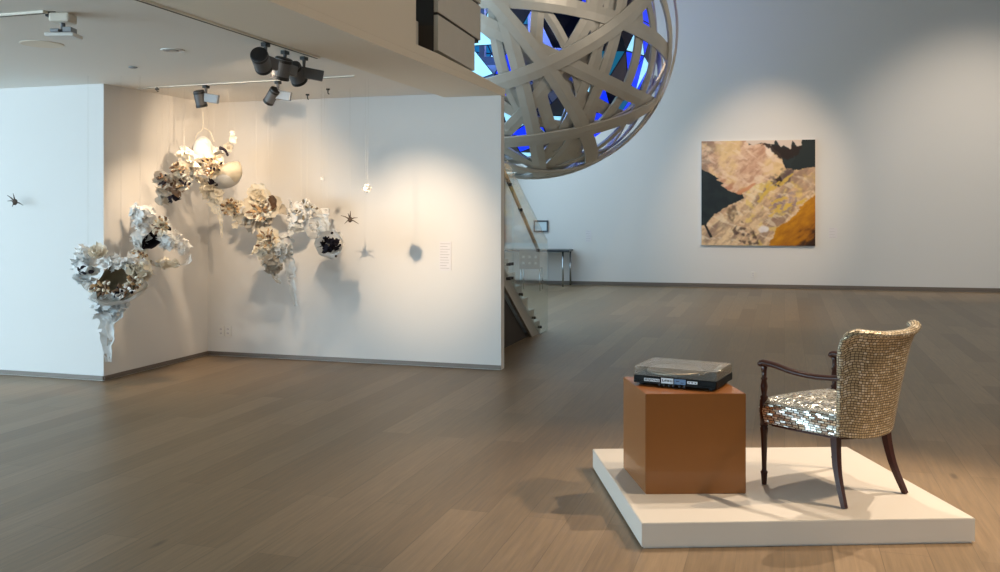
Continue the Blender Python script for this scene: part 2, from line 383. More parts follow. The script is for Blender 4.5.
tt = thing('record_player', 'black record player with clear lid and white and blue labels on the brown cube', 'record player', (.995, 5.045, .632), R(-28))
Wt, Dt = .45, .33
bm = NB(); box(bm, (0, 0, .0325), (Wt, Dt, .041), bevel=.004)
box(bm, (0, -Dt/2-.003, .020), (Wt*.98, .01, .012), bevel=.002); link('base', bm, 'black_plastic', tt)
for sx_ in (-1, 1):
    for sy_ in (-1, 1):
        bm = NB(); lathe(bm, [(.016, 0), (.018, .006), (.016, .013)], (sx_*.19, sy_*.12, 0), 14); link('foot', bm, 'rubber', tt)
bm = NB(); lathe(bm, [(.148, .054), (.152, .058), (.152, .066), (.146, .070), (.02, .070), (.02, .069)], (-.05, .01, 0), 40); link('platter', bm, 'platter', tt)
bm = NB(); lathe(bm, [(.142, .0705), (.142, .073), (.05, .073), (.049, .0725)], (-.05, .01, 0), 40); lathe(bm, [(.004, .073), (.004, .082)], (-.05, .01, 0), 8); link('slip_mat', bm, 'platter', tt)
bm = NB(); lathe(bm, [(.026, .053), (.026, .066), (.02, .07)], (.165, .1, 0), 18)
tube(bm, bez([(.165, .12, .079), (.165, .07, .081), (.163, -.03, .080), (.135, -.10, .078)], 6), .0042, 8)
box(bm, (.130, -.108, .075), (.016, .03, .01), R(-35)); lathe(bm, [(.013, -.01), (.013, .012)], (.165, .125, .079), 14, mtx=Matrix.Rotation(R(90), 4, 'X')); link('tonearm', bm, 'silver', tt)
bm = NB()
t0 = .0035
box(bm, (0, 0, .0995), (Wt-.006, Dt-.006, .003)); box(bm, (0, -Dt/2+.004, .077), (Wt-.006, .003, .046)); box(bm, (0, Dt/2-.004, .077), (Wt-.006, .003, .046))
box(bm, (-Wt/2+.004, 0, .077), (.003, Dt-.01, .046)); box(bm, (Wt/2-.004, 0, .077), (.003, Dt-.01, .046)); link('dust_cover', bm, 'lid_plastic', tt)
for x in (-.14, .14):
    bm = NB(); box(bm, (x, Dt/2+.004, .055), (.03, .012, .02), bevel=.003); link('hinge', bm, 'black_plastic', tt)
def sticker(name, x, z, w, h, mt, marks, lab):
    bm = NB(); box(bm, (x, -Dt/2-.009, z), (w, .002, h)); s = link(name, bm, mt, tt); s['label'] = lab
    if marks:
        bm = NB()
        for (mx_, mz, mw, mh) in marks: box(bm, (x+mx_*w, -Dt/2-.0105, z+mz*h), (mw*w, .001, mh*h))
        link('printed_mark', bm, 'ink', s)
random.seed(5)
mk = [(-.42+.84*i/9, random.uniform(-.1, .1), .045, random.uniform(.35, .7)) for i in range(10)]
sticker('sticker', -.120, .034, .085, .016, 'sticker_white', mk, 'narrow white printed strip on the left')
sticker('sticker', -.035, .036, .066, .028, 'sticker_white', [(-.38, .05, .05, .5), (-.30, -.1, .1, .12), (-.2, 0, .05, .3), (-.1, .05, .08, .34), (.02, .02, .06, .34), (.14, .02, .1, .3), (.3, .02, .06, .34), (.4, 0, .04, .34)], 'white label with dark lettering')
sticker('sticker', .034, .036, .062, .028, 'sticker_blue', [(-.2, .1, .3, .14), (.2, -.15, .25, .12)], 'blue label')
sticker('sticker', .100, .037, .055, .014, 'sticker_white', [(-.3, 0, .1, .4), (0, .05, .16, .35), (.3, 0, .1, .4)], 'small white printed label on the right')
bm = NB()
for i, x in enumerate((-.075, -.05, -.022, .0, .035, .06)):
    lathe(bm, [(.007, 0), (.008, .008), (.005, .012)], (x, -Dt/2-.008, .014), 10, mtx=Matrix.Rotation(R(90), 4, 'X'))
link('control_knobs', bm, 'rubber', tt)

# ------------------------------------------------------------------ armchair
ch = thing('armchair', 'armchair covered in small gold mirror tiles with dark turned wooden arms and legs', 'armchair', (1.743, 4.85, .1205), math.atan2(.514, .858))
def uvgrid(bm, nu, nv, fn, uvfn, closed=False, mi=0):
    uvl = bm.loops.layers.uv.verify()
    V = [[bm.verts.new(fn(i/nu, j/nv)) for j in range(nv+1)] for i in range(nu+1)]
    for i in range(nu):
        for j in range(nv):
            f = bm.faces.new((V[i][j], V[i+1][j], V[i+1][j+1], V[i][j+1])); f.smooth = True; f.material_index = mi
            for l, (a, b) in zip(f.loops, ((i, j), (i+1, j), (i+1, j+1), (i, j+1))): l[uvl].uv = uvfn(a/nu, b/nv)
    return V
def back_top(s):
    a = abs(s); return .842+.028*a**2.2-(.045 if s < 0 else .006)*max(0, (a-.75)/.25)**2.2
def back_pt(s, h, off):
    # s -1..1 across, h 0..1 height; off = distance in front of the outer face
    w = .200+.072*h**1.3
    a = abs(s)
    ye = -.205-.07*h; bul = .045+.045*h
    x = w*s*(1.08-.08*s*s); y = ye-bul*(1-a**2.6)
    z = .333+(back_top(s)-.333)*h-.018*(1-h)*(1-a*a)
    nx = s*.35
    v = Vector((x-nx*off*1.0, y+off, z))
    if h > .8:
        v.y -= .022*((h-.8)/.2)**2
    return v
bm = NB()
TH = .042
def back_loop(u, h):   # closed section: outer sweep then inner sweep
    if u < .46: return back_pt(-1+2*u/.46, h, 0)
    if u < .5:
        t = (u-.46)/.04; a = back_pt(1, h, 0); b = back_pt(1, h, TH); m_ = (a+b)/2; ang = math.pi*t
        return m_+(a-m_)*math.cos(ang)+Vector((.022, 0, 0))*math.sin(ang)
    if u < .96: return back_pt(1-2*(u-.5)/.46, h, TH)
    t = (u-.96)/.04; a = back_pt(-1, h, TH); b = back_pt(-1, h, 0); m_ = (a+b)/2; ang = math.pi*t
    return m_+(a-m_)*math.cos(ang)+Vector((-.022, 0, 0))*math.sin(ang)
us = [i/100 for i in range(101)]
uvgrid(bm, 100, 30, back_loop, lambda u, h: (u*1.25, .315+h*.54))
# bottom cap and rolled top
top = [back_pt(-1.02+2.04*i/40, 1, TH/2) for i in range(41)]
prev = None
uvl = bm.loops.layers.uv.verify(); rings = []
for i, p in enumerate(top):
    t = (top[min(i+1, 40)]-top[max(i-1, 0)]).normalized(); a = t.cross(Vector((0, 0, 1))).normalized(); b = a.cross(t)
    endf = min(1, min(i, 40-i)/2.0); rr = .026*(.55+.45*math.sqrt(max(0, 1-(1-endf)**2)))
    if i > 36: rr = .031
    rings.append([bm.verts.new(p+a*math.cos(k*math.pi/8)*rr*1.05+b*math.sin(k*math.pi/8)*rr*.8) for k in range(16)])
for i in range(40):
    for k in range(16):
        f = bm.faces.new((rings[i][k], rings[i][(k+1) % 16], rings[i+1][(k+1) % 16], rings[i+1][k])); f.smooth = True
        for l, (q, w_) in zip(f.loops, ((i, k), (i, k+1), (i+1, k+1), (i+1, k))): l[uvl].uv = (q*.0145, w_*.0105+3)
for r_ in (rings[0][::-1], rings[-1]): bm.faces.new(r_)
bk = link('backrest', bm, 'mirror_mosaic', ch)
# seat
def seat_outline(u):
    # closed outline, u 0..1 starting rear-left going to front-left, front-right, rear-right
    pts = [(-.205, -.20), (-.245, 0), (-.278, .225), (-.262, .262), (-.14, .283), (0, .290), (.14, .283), (.262, .262), (.278, .225), (.245, 0), (.205, -.20), (.12, -.235), (0, -.25), (-.12, -.235)]
    n = len(pts); f = u*n; i = int(f) % n; t = f-int(f); a = Vector(pts[i]); b = Vector(pts[(i+1) % n]); return a+(b-a)*t
cs = Vector((0, .03))
def seat_fn(u, v):
    o = seat_outline(u)
    if v < .35:
        t = v/.35; bulge = .008*math.sin(math.pi*t); d = (o-cs).normalized(); q = o+d*bulge; return Vector((q.x, q.y, .331+.110*t+.004*math.sin(t*3)))
    t = (v-.35)/.65; q = o+(cs-o)*(1-math.cos(t*math.pi/2)*1.0 if False else t)
    z = .441+.034*math.sqrt(1-(1-t)**2)
    return Vector((q.x, q.y, z))
def seat_uv(u, v):
    o = seat_outline(u % 1.0 if u < 1 else 0)
    if v < .35: return (u*1.9, v*.36+2)
    p = seat_fn(u, v); return (p.x+5, p.y+5)
bm = NB(); uvgrid(bm, 84, 18, seat_fn, seat_uv); link('seat', bm, 'mirror_mosaic_silver', ch)
bm = NB(); 
prism(bm, [seat_outline(i/28)*.88 for i in range(28)], .312, .338); link('seat_frame', bm, 'dark_wood', ch)
turned = [(.010, .0), (.013, .004), (.015, .03), (.0165, .055), (.019, .062), (.019, .068), (.0125, .074), (.0125, .09), (.015, .18), (.0185, .265), (.021, .29), (.021, .30), (.017, .305), (.0235, .315), (.0235, .445), (.018, .452), (.021, .459), (.021, .465), (.013, .472), (.0175, .50), (.0195, .52), (.014, .55), (.0175, .556), (.0175, .562), (.012, .568), (.0135, .60), (.018, .622), (.013, .63)]
for sx_, lx, ly in ((-1, -.262, .236), (1, .304, .246)):
    bm = NB(); lathe(bm, turned[:14], (lx, ly, 0), 18); link('leg', bm, 'dark_wood', ch, True)
    bm = NB(); lathe(bm, turned[13:], (lx, ly, 0), 18); link('arm_post', bm, 'dark_wood', ch, True)
    pts = bez([(lx, ly+.018, .641), (lx, ly, .643), (lx*1.03, ly-.09, .640), (lx*1.05, .03, .626), (lx*.97-(.03 if sx_ > 0 else 0), -.10, .618), (-.232 if sx_ < 0 else .215, -.235 if sx_ < 0 else -.19, .628)], 8)
    n_ = len(pts); rad = [.010+.008*math.sin(min(1, i/8)*math.pi/2)-.004*i/n_ for i in range(n_)]
    bm = NB(); tube(bm, pts, rad, 12, sx=1.35)
    lathe(bm, [(.012, -.024), (.018, -.014), (.019, 0), (.018, .014), (.012, .024)], (lx, ly+.014, .637), 14, mtx=Matrix.Rotation(R(90), 4, 'Y')); link('arm', bm, 'dark_wood', ch, True)
    bm = NB(); pts = bez([(sx_*.190, -.165, .33), (sx_*.198, -.175, .24), (sx_*.212, -.20, .13), (sx_*.233, -.252, 0)], 6)
    tube(bm, pts, [.027-.011*i/(len(pts)-1) for i in range(len(pts))], 4, square=True); link('leg', bm, 'dark_wood', ch)

# ------------------------------------------------------------------ painting on the far wall
def wallpt(px, py, off=0):
    # intersection of the pixel ray with the far wall, moved off the wall
    k = (px-500)/F; Y = (W0.x-W0.y*wu.x/wu.y)/(k-wu.x/wu.y)
    v = Vector((k*Y, Y, CAMZ-(py-HOR)/F*Y)); return v+wn_*off
tl = wallpt(701.5, 141.5, .045); tr = wallpt(815, 139, .045); bl = wallpt(701.5, 245, .045)
pw = (tr.xy-tl.xy).length; zt_ = tl.z; zb_ = bl.z; ph = zt_-zb_
pt = thing('painting', 'large square abstract painting in slate, cream and gold on the far wall', 'painting', tl.xy.to_3d()+Vector((0, 0, zb_)), math.atan2(wu.y, wu.x))
NX, NY = 240, 224
U, V_ = np.meshgrid(np.linspace(0, 1, NX), np.linspace(0, 1, NY), indexing='ij')
def fbm(sx_, sy_, seed, det=4, rot=0.0, warp=0.0):
    out = np.zeros_like(U); cr, sr = math.cos(rot), math.sin(rot)
    for i in range(NX):
        for j in range(NY):
            x = U[i, j]; y = V_[i, j]; xr = (x*cr+y*sr)*sx_; yr = (-x*sr+y*cr)*sy_
            out[i, j] = noise.fractal(Vector((xr+seed*7.3, yr+seed*3.1, seed)), .9, 2.1, det)
    return out
n1 = fbm(5, 5, 1); n2 = fbm(9, 3, 2, 5, .7); n3 = fbm(4, 18, 3, 4, -.75); n4 = fbm(12, 12, 4, 5); n5 = fbm(3, 9, 5, 5, -.5)
def inside(poly, x, y):
    r = np.zeros(x.shape, bool); n = len(poly); j = n-1
    for i in range(n):
        xi, yi = poly[i]; xj, yj = poly[j]
        c = ((yi > y) != (yj > y)) & (x < (xj-xi)*(y-yi)/((yj-yi)+1e-9)+xi); r ^= c; j = i
    return r
img = np.zeros((NX, NY, 3))
def lin(*c): return np.array(srgb(*c)[:3])
def blur(m, n=2):
    m = m.astype(float)
    for _ in range(n):
        p = np.pad(m, 1, mode='edge'); m = (p[:-2, 1:-1]+p[2:, 1:-1]+p[1:-1, :-2]+p[1:-1, 2:]+p[1:-1, 1:-1]*2)/6
    return m
def lay(mask, col, alpha=1.0, soft=1):
    a = (blur(mask, soft)*alpha)[..., None]; img[:] = img*(1-a)+col*a
def ss(v, a, b):
    t = np.clip((v-a)/(b-a), 0, 1); return t*t*(3-2*t)
def mixc(c1, c2, t): t = np.clip(t, 0, 1)[..., None]; return c1*(1-t)+c2*t
n6 = fbm(26, 26, 6, 5); n7 = fbm(10, 24, 7, 5, -.75); n8 = fbm(8, 22, 8, 5, .5)
x_ = U+.010*n4+.006*n6; y_ = V_+.010*n2+.006*n6
img[:] = mixc(lin(36, 50, 58), lin(48, 62, 66), .5+n4)
up = [(-.1, -.1), (.42, -.1), (.42, .04), (.55, .03), (.63, .06), (.70, .13), (.72, .22), (.75, .28), (.68, .36), (.5, .42), (.38, .48), (.34, .505), (.24, .48), (.17, .43), (.20, .41), (.13, .37), (.16, .36), (.05, .29), (-.1, .20)]
upper = inside(up, x_, y_)*1.0
lay(upper, mixc(lin(214, 176, 152), lin(238, 212, 186), .5+n5*.7+n6*.3)); lay(upper*ss(n7, 0, .4), lin(186, 140, 118), .5); lay(upper*ss(n1, .0, .5), lin(240, 214, 160), .6)
lay(upper*ss(n8, .1, .5), lin(246, 226, 206), .5); lay(upper*ss(.22-x_, 0, .2)*ss(n4, -.3, .3), lin(128, 108, 100), .6); lay(upper*ss(y_-.2*x_, .26, .42)*ss(n7, -.3, .3), lin(196, 128, 92), .5)
lay(inside([(.56, .05), (.61, .04), (.65, .10), (.62, .16), (.57, .12)], x_, y_), lin(246, 228, 212), .9, 3)
lay(inside([(.53, .27), (.58, .25), (.63, .22), (.64, .27), (.56, .31)], x_, y_), lin(240, 214, 190), .8, 3)
lower = inside([(.04, .80), (.12, .70), (.28, .60), (.38, .54), (.36, .50), (.48, .42), (.66, .36), (.76, .27), (.86, .28), (1.1, .22), (1.1, 1.1), (-.1, 1.1), (-.1, .82), (.02, .80)], x_, y_)*1.0
lay(lower, mixc(lin(216, 184, 152), lin(240, 216, 180), .5+n1*.7+n6*.4)); lay(lower*ss(n7, -.05, .35), lin(176, 142, 124), .5); lay(lower*ss(n2, .05, .5), lin(132, 108, 104), .6)
lay(lower*ss(n4, .1, .5)*(x_ > .4), lin(236, 212, 130), .6); lay(lower*ss(n8, .1, .45), lin(244, 228, 204), .55)
lay(inside([(.22, .66), (.30, .60), (.33, .70), (.28, .78), (.24, .73)], x_, y_)*ss(n6, -.5, .2), lin(96, 76, 64), .75, 4)
lay(inside([(.28, .86), (.36, .76), (.47, .86), (.52, .99), (.42, 1.0), (.33, .96), (.30, .92)], x_, y_)*ss(n6+n4, -.3, .3), lin(84, 62, 62), .85, 2)
lay(inside([(.60, .36), (.72, .26), (.82, .28), (.78, .40), (.66, .46)], x_, y_)*ss(n6+n2, -.5, .2), lin(96, 80, 84), .8, 3)
lay(inside([(.66, .37), (.70, .33), (.72, .40), (.68, .44)], x_, y_), lin(54, 32, 30), .9, 2)
lay(inside([(.80, .34), (1.1, .26), (1.1, .46), (.84, .50)], x_, y_)*ss(n6, -.6, .2), lin(170, 142, 126), .6, 3)
lay(inside([(.6, .55), (.86, .47), (.84, .62), (.68, .74)], x_, y_)*ss(n6, -.2, .3), lin(150, 132, 150), .6, 2)
for (a_, b_, w_) in (((.50, .58), (.68, .40), .010), ((.52, .54), (.64, .40), .007), ((.70, .42), (.80, .33), .009), ((.62, .60), (.74, .55), .010), ((.60, .64), (.90, .58), .008), ((.60, .72), (.92, .56), .008), ((.56, .50), (.60, .44), .008), ((.62, .68), (.80, .60), .010)):
    d = np.array(b_)-np.array(a_); L2 = d@d; t = np.clip(((x_-a_[0])*d[0]+(y_-a_[1])*d[1])/L2, 0, 1)
    dist = np.hypot(x_-a_[0]-t*d[0], y_-a_[1]-t*d[1])+.018*n7+.010*n6; lay(dist < w_, lin(226, 196, 104), .8)
gold = inside([(.56, 1.1), (.60, .96), (.68, .84), (.76, .78), (.84, .68), (.90, .60), (1.1, .44), (1.1, 1.1)], x_+.035*n5+.02*n7, y_)*1.0
lay(gold, mixc(lin(214, 156, 30), lin(150, 88, 14), (x_-.62)*1.6+(y_-.8)*1.6+n7*.35)); lay(gold*ss(x_+y_+.15*n7, 1.75, 1.97), lin(44, 26, 18), .9)
lay(inside([(.50, .84), (.56, .81), (.61, .84), (.58, .88), (.52, .88)], x_, y_), lin(240, 234, 236), .8, 3)
tr_dark = inside([(.46, -.1), (1.1, -.1), (1.1, .24), (.88, .28), (.80, .29), (.75, .28), (.83, .17), (.885, .0), (.885, -.1)], x_, y_)
lay(tr_dark*(x_ > .80), lin(38, 54, 58))
lay(inside([(.53, .03), (.68, .04), (.76, .06), (.88, .05), (.86, .14), (.78, .19), (.68, .17), (.62, .10)], x_+.02*n4+.02*n7, y_+.02*n1+.02*n6), lin(46, 26, 24), .95, 2)
lay(inside([(.38, -.1), (.88, -.1), (.885, .05), (.84, .06), (.80, .01), (.79, .08), (.73, .05), (.70, .075), (.66, .0), (.64, .035), (.52, .025), (.46, .045), (.40, .02)], U+.006*n6, V_+.014*n4), lin(226, 210, 198))
lay(inside([(.02, .80), (.04, .80), (.10, .92), (.08, .93)], U, V_), lin(46, 44, 48))
lay(inside([(.30, .505), (.48, .40), (.485, .412), (.36, .515)], U, V_+.006*n6), lin(220, 160, 122), .8)
img[:] = np.clip(img, 0, 1)**1.22*1.04
bm = NB(); vg = [[bm.verts.new(Vector((pw, 0, 0))*float(U[i, j])+Vector((0, 0, ph*(1-float(V_[i, j]))))) for j in range(NY)] for i in range(NX)]
for i in range(NX-1):
    for j in range(NY-1): bm.faces.new((vg[i][j], vg[i][j+1], vg[i+1][j+1], vg[i+1][j]))
bm.verts.index_update()
o = link('canvas', bm, 'oil_paint', pt)
at = o.data.color_attributes.new('Col', 'FLOAT_COLOR', 'POINT')
buf = np.ones((NX*NY, 4), np.float32); buf[:, :3] = img.reshape(-1, 3); at.data.foreach_set('color', buf.ravel())
bm = NB(); d3 = Vector((pw, 0, 0)); vprism(bm, [(0, 0, 0), d3, d3+Vector((0, 0, ph)), (0, 0, ph)], Vector((0, .040, 0))); o2 = link('stretcher', bm, 'placard', pt); o2.location = (0, .001, 0)

# small things on walls
def wallC(px, py, off=0):
    k = (px-500)/F; s = cu.x/cu.y; Y = (BC.x-BC.y*s)/(k-s); return Vector((k*Y, Y, CAMZ-(py-HOR)/F*Y))-cn*off
def plate(name, label, cat, c, n, w, h, t, mt, bevel=.002):
    ang = math.atan2(n.y, n.x)+math.pi/2
    e = thing(name, label, cat, c, ang); return e
def placard(name, label, c, n, w, h, lines):
    ang = math.atan2(n.y, n.x)+math.pi/2
    e = thing(name, label, 'wall label', c, ang)
    bm = NB(); box(bm, (0, -.002, 0), (w, .004, h)); random.seed(int(w*1000))
    for i in range(lines):
        z = h*.42-h*.84*i/max(1, lines-1); ww = w*random.uniform(.55, .85); box(bm, (-w*.43+ww/2, -.0045, z), (ww, .001, h*.018), mi=1)
    link('card', bm, ['placard', 'placard_text'], e)
placard('wall_label', 'pale text panel on the gallery wall right of the warm light spot', wallC(445.5, 256, .001), -cn, .125, .29, 10)
placard('wall_label', 'small white label on the far wall right of the painting', wallpt(833, 233, .001), wn_, .16, .2, 4)
placard('wall_label', 'small white label on the far wall above the table end', wallpt(588.5, 236, .001), wn_, .12, .24, 5)
def outlet(label, c, n, w=.075, h=.115, g=None):
    ang = math.atan2(n.y, n.x)+math.pi/2; e = thing('power_outlet', label, 'outlet', c, ang, g)
    bm = NB(); box(bm, (0, -.005, 0), (w, .01, h), bevel=.002); link('cover_plate', bm, 'white_plastic', e)
    for z in (-.022, .022):
        bm = NB(); box(bm, (0, -.0105, z), (.03, .003, .03), bevel=.0008); s = link('socket', bm, 'placard', e)
        bm = NB(); 
        for x in (-.007, .007): box(bm, (x, -.0125, z), (.003, .0015, .012))
        link('slots', bm, 'ink', s)
outlet('white power outlet low on the far wall below the painting', wallpt(753, 274.5, .001), wn_)
outlet('left of two wall outlets beside the gallery corner', wallC(221.5, 331, .001), -cn)
outlet('right of two wall outlets beside the gallery corner', wallC(228.5, 331, .001), -cn)
# small framed notice at far wall
c = wallpt(541, 226.2, .004); e = thing('picture_frame', 'small dark framed notice on the far wall above the chair', 'picture frame', c, math.atan2(wn_.y, wn_.x)+math.pi/2)
fw, fh = .28, .215
bm = NB()
for x, z, w, h in ((0, fh/2, fw+.03, .03), (0, -fh/2, fw+.03, .03), (-fw/2, 0, .03, fh), (fw/2, 0, .03, fh)): box(bm, (x, -.012, z), (w, .024, h))
link('frame', bm, 'frame_dark', e)
bm = NB(); box(bm, (0, -.006, 0), (fw, .008, fh)); link('print', bm, 'frame_mat', e)

# ------------------------------------------------------------------ desk and perforated chair at the far wall
pA = wallpt(500, 285, 0); pA.z = 0; pB = wallpt(571, 285, 0); pB.z = 0
tb = thing('desk', 'narrow dark topped desk with slim metal legs against the far wall', 'desk', pB+wn_*.02, math.atan2(wu.y, wu.x))
Lt = 1.75
bm = NB(); box(bm, (-Lt/2+.05, -.3, .735), (Lt, .56, .035), bevel=.004); link('tabletop', bm, 'table_top', tb)
for x in (-.0, -Lt+.12):
    for y in (-.06, -.50):
        bm = NB(); tube(bm, [(x-(.09 if y < -.1 else 0), y, 0), (x-(.09 if y < -.1 else 0), y, .72)], .02, 12); link('leg', bm, 'chrome', tb, True)
bm = NB(); box(bm, (-Lt/2+.05, -.06, .70), (Lt-.16, .025, .035)); link('rail', bm, 'chrome', tb)
pc = P(531, 285, 18.25); pc.z = 0
fc = thing('side_chair', 'grey chair with six square holes in its back in front of the desk', 'chair', pc, R(-10))
bm = NB(); bw, bh = .40, .36; z0 = .425; nx, nz = 3, 2
xs = [-bw/2, -bw/2+.07]; 
hw = .05; gap = (bw-2*.055-3*hw)/2
xe = [-bw/2]
for i in range(3): xe += [-bw/2+.055+i*(hw+gap), -bw/2+.055+i*(hw+gap)+hw]
xe += [bw/2]
ze = [z0, z0+.09, z0+.09+hw, z0+.21, z0+.21+hw, z0+bh]
for i in range(len(xe)-1):
    for j in range(len(ze)-1):
        if i % 2 == 1 and j % 2 == 1: continue
        cx = (xe[i]+xe[i+1])/2
        box(bm, (cx, -.20-.03*0, (ze[j]+ze[j+1])/2), (xe[i+1]-xe[i]+.0005, .022, ze[j+1]-ze[j]+.0005))
link('backrest', bm, 'shell_grey', fc)
bm = NB(); box(bm, (0, .02, .435), (.41, .42, .022), bevel=.006); link('seat', bm, 'shell_grey', fc)
for x in (-.17, .19):
    for y in (-.16, .19):
        bm = NB(); tube(bm, [(x*1.06, y*1.12, 0), (x, y, .425)], .011, 10); link('leg', bm, 'chrome', fc, True)

# ------------------------------------------------------------------ staircase
def SK(k, z=0, off=0):   # point on right side line of the stair at step index k; off = to the right (toward the camera side)
    return Vector((.51-.0826*k, 11.87-.27*k, z))+CD*off
st = thing('staircase', 'grey staircase with glass balustrade and wooden handrail behind the gallery wall', 'staircase', SK(0))
def slink(name, bm, m_, parent=None, smooth=False):
    o = link(name, bm, m_, parent or st, smooth)
    if parent is None: o.location = -SK(0)
    return o
NS = 7
for k in range(NS):
    bm = NB(); a = SK(k, .17*(k+1)-.05, -.03); b = SK(k+1.06, .17*(k+1)-.05, -.03)
    w = -CD*1.15
    vprism(bm, [a, b, b+w, a+w], (0, 0, .05)); vprism(bm, [a, a+w, a+w-BD*.02, a-BD*.02], (0, 0, -.12)); slink('step', bm, 'stair_paint')
bm = NB(); pts = [SK(0, 0)]
for k in range(NS):
    pts += [SK(k, .17*(k+1)), SK(k+1, .17*(k+1))]
pts += [SK(8.4, .17*NS), SK(8.4, .17*NS-.2), SK(7.2, 1.0), SK(1.35, 0)]
vprism(bm, pts, -CD*.035); slink('stringer', bm, 'stair_paint')
bm = NB(); a = SK(7, 1.14, -.03); b = SK(8.4, 1.14, -.03); vprism(bm, [a, b, b-CD*1.15, a-CD*1.15], (0, 0, .05)); slink('landing', bm, 'stair_paint')
bm = NB(); vprism(bm, [SK(1.5, 0, -.06), SK(7.2, .97, -.06), SK(8.4, .97, -.06), SK(8.4, 0, -.06)], -CD*.04); slink('understair_shade', bm, 'dark_filler')  # dark filler sheet painting the shade below the stairs
def glass(k0, k1):
    zt = lambda k: 1.30+.147*k; zb = lambda k: max(.0, .17*k-.09)
    bm = NB(); ks = [k0+(k1-k0)*i/4 for i in range(5)]
    pts = [SK(k, zb(k), .028) for k in ks]+[SK(k, zt(k), .028) for k in reversed(ks)]
    vprism(bm, pts, CD*.012); return slink('glass_panel', bm, 'clear_glass')
glass(-.9, 4.75); glass(4.8, 8.3)
hp = lambda k: 1.0+.178*k
bm = NB(); tube(bm, [SK(.45, hp(.45), .0), SK(7.6, hp(7.6), .0)], .022, 12); hr = slink('handrail', bm, 'rail_wood', None, True)
for k in (.75, 3.6, 5.2):
    bm = NB(); tube(bm, [SK(k, hp(k)-.02, 0), SK(k, hp(k)-.06, .01), SK(k, hp(k)-.07, .028)], .012, 8); tube(bm, [SK(k, hp(k)-.07, .024), SK(k, hp(k)-.07, .052)], .02, 12); slink('rail_bracket', bm, 'rail_dark')
bm = NB(); tube(bm, [SK(.45, hp(.45)-.024, .0), SK(7.6, hp(7.6)-.024, .0)], .013, 8); slink('rail_channel', bm, 'rail_dark')
for k, z in ((.35, .09), (1.4, .24), (3.5, .58), (4.9, .80), (4.9, .96), (5.3, .80), (5.3, .96)):
    bm = NB(); tube(bm, [SK(k, z, -.001), SK(k, z, .05)], .017, 12); slink('standoff_bolt', bm, 'rail_dark', None, True)

# ------------------------------------------------------------------ woven steel sphere
SC = Vector((.437, 14.0, 4.22)); SR = 2.2
sp = thing('woven_sphere', 'huge sphere woven from brushed steel bands with blue lit interior hanging in the hall', 'sculpture', SC)
def ray_sphere(px, py, Rr, far=False):
    d = Vector(((px-500)/F, 1, -(py-HOR)/F)); o_ = Vector((0, 0, CAMZ))-SC
    a = d@d; b = 2*(o_@d); c_ = o_@o_-Rr*Rr; disc = b*b-4*a*c_
    if disc < 0: disc = 0
    t = (-b+(math.sqrt(disc) if far else -math.sqrt(disc)))/(2*a); return o_+d*t
def band(axis, dist, width, Rr, thick=.03):
    axis = axis.normalized(); a = axis.orthogonal().normalized(); b = axis.cross(a)
    ph0 = math.acos(max(-1, min(1, dist/Rr))); hw_ = width/2/Rr
    bm = NB(); n = 96; prevq = None; first = None
    for i in range(n+1):
        t = 2*math.pi*i/n
        q = []
        for (dphi, rr) in ((-hw_, Rr-thick), (-hw_, Rr), (0, Rr+.006), (hw_, Rr), (hw_, Rr-thick)):
            p_ = ph0+dphi; q.append((axis*math.cos(p_)+(a*math.cos(t)+b*math.sin(t))*math.sin(p_))*rr)
        q = [bm.verts.new(v) for v in q] if i < n else first
        if i == 0: first = q
        if prevq:
            for k in range(5):
                f = bm.faces.new((prevq[k], prevq[(k+1) % 5], q[(k+1) % 5], q[k])); f.smooth = False
        prevq = q
    return link('steel_band', bm, 'band', sp)
fitted = [
 ([(496, 0), (559, 5), (666, 50)], .27, .0), ([(513, 38), (559, 60), (649, 103)], .28, -.02), ([(510, 80), (570, 55), (640, 5)], .28, .04),
 ([(505, 143), (576, 133), (646, 110)], .26, .05), ([(503, 12), (520, 75), (533, 130)], .26, .01), ([(550, 72), (582, 125), (589, 168)], .26, .03),
 ([(505, 133), (553, 76), (588, 20)], .25, -.05), ([(540, -5), (536, 45), (548, 120)], .22, -.07), ([(592, 0), (597, 60), (590, 120)], .2, -.09),
 ([(620, 15), (606, 68), (575, 135)], .22, -.04), ([(640, 25), (631, 82), (603, 122)], .2, -.06), ([(654, 30), (652, 70), (636, 108)], .16, -.03),
 ([(664, 0), (674, 50), (655, 105)], .2, .06), ([(505, 176), (560, 165), (640, 132)], .2, .02), ([(506, 150), (540, 162), (566, 176)], .2, -.02),
 ([(510, 178), (545, 155), (560, 135)], .18, -.05), ([(530, 180), (567, 160), (580, 135)], .17, -.08), ([(505, 165), (575, 172), (636, 134)], .14, .08),
 ([(500, 60), (520, 110), (560, 150)], .2, -.08), ([(615, 120), (640, 105), (660, 80)], .2, -.1)]
for pts3, w, dr in fitted:
    Rr = SR-.04+dr*.55
    q = [ray_sphere(a, b, Rr) for a, b in pts3]
    nrm = (q[1]-q[0]).cross(q[2]-q[0]).normalized(); d_ = nrm@q[0]
    if d_ < 0: nrm = -nrm; d_ = -d_
    if d_ > 1.1:
        d_ = 1.1; m_ = (q[0]+q[2])/2; c_ = (q[2]-q[0]).normalized(); mh = m_.normalized(); ml = m_.length; ct = min(1, d_/ml); sn = math.sqrt(1-ct*ct); e_ = c_.cross(mh)
        nrm = min((mh*ct+e_*sn, mh*ct-e_*sn), key=lambda v: abs(v@q[1]-d_))
    band(nrm, d_, w*.76, Rr)
random.seed(21)
for i in range(4):
    v = Vector((random.gauss(0, 1), random.gauss(0, 1), random.gauss(0, 1))).normalized()
    band(v, random.uniform(-1.5, 1.5), random.uniform(.16, .24), SR-.14)
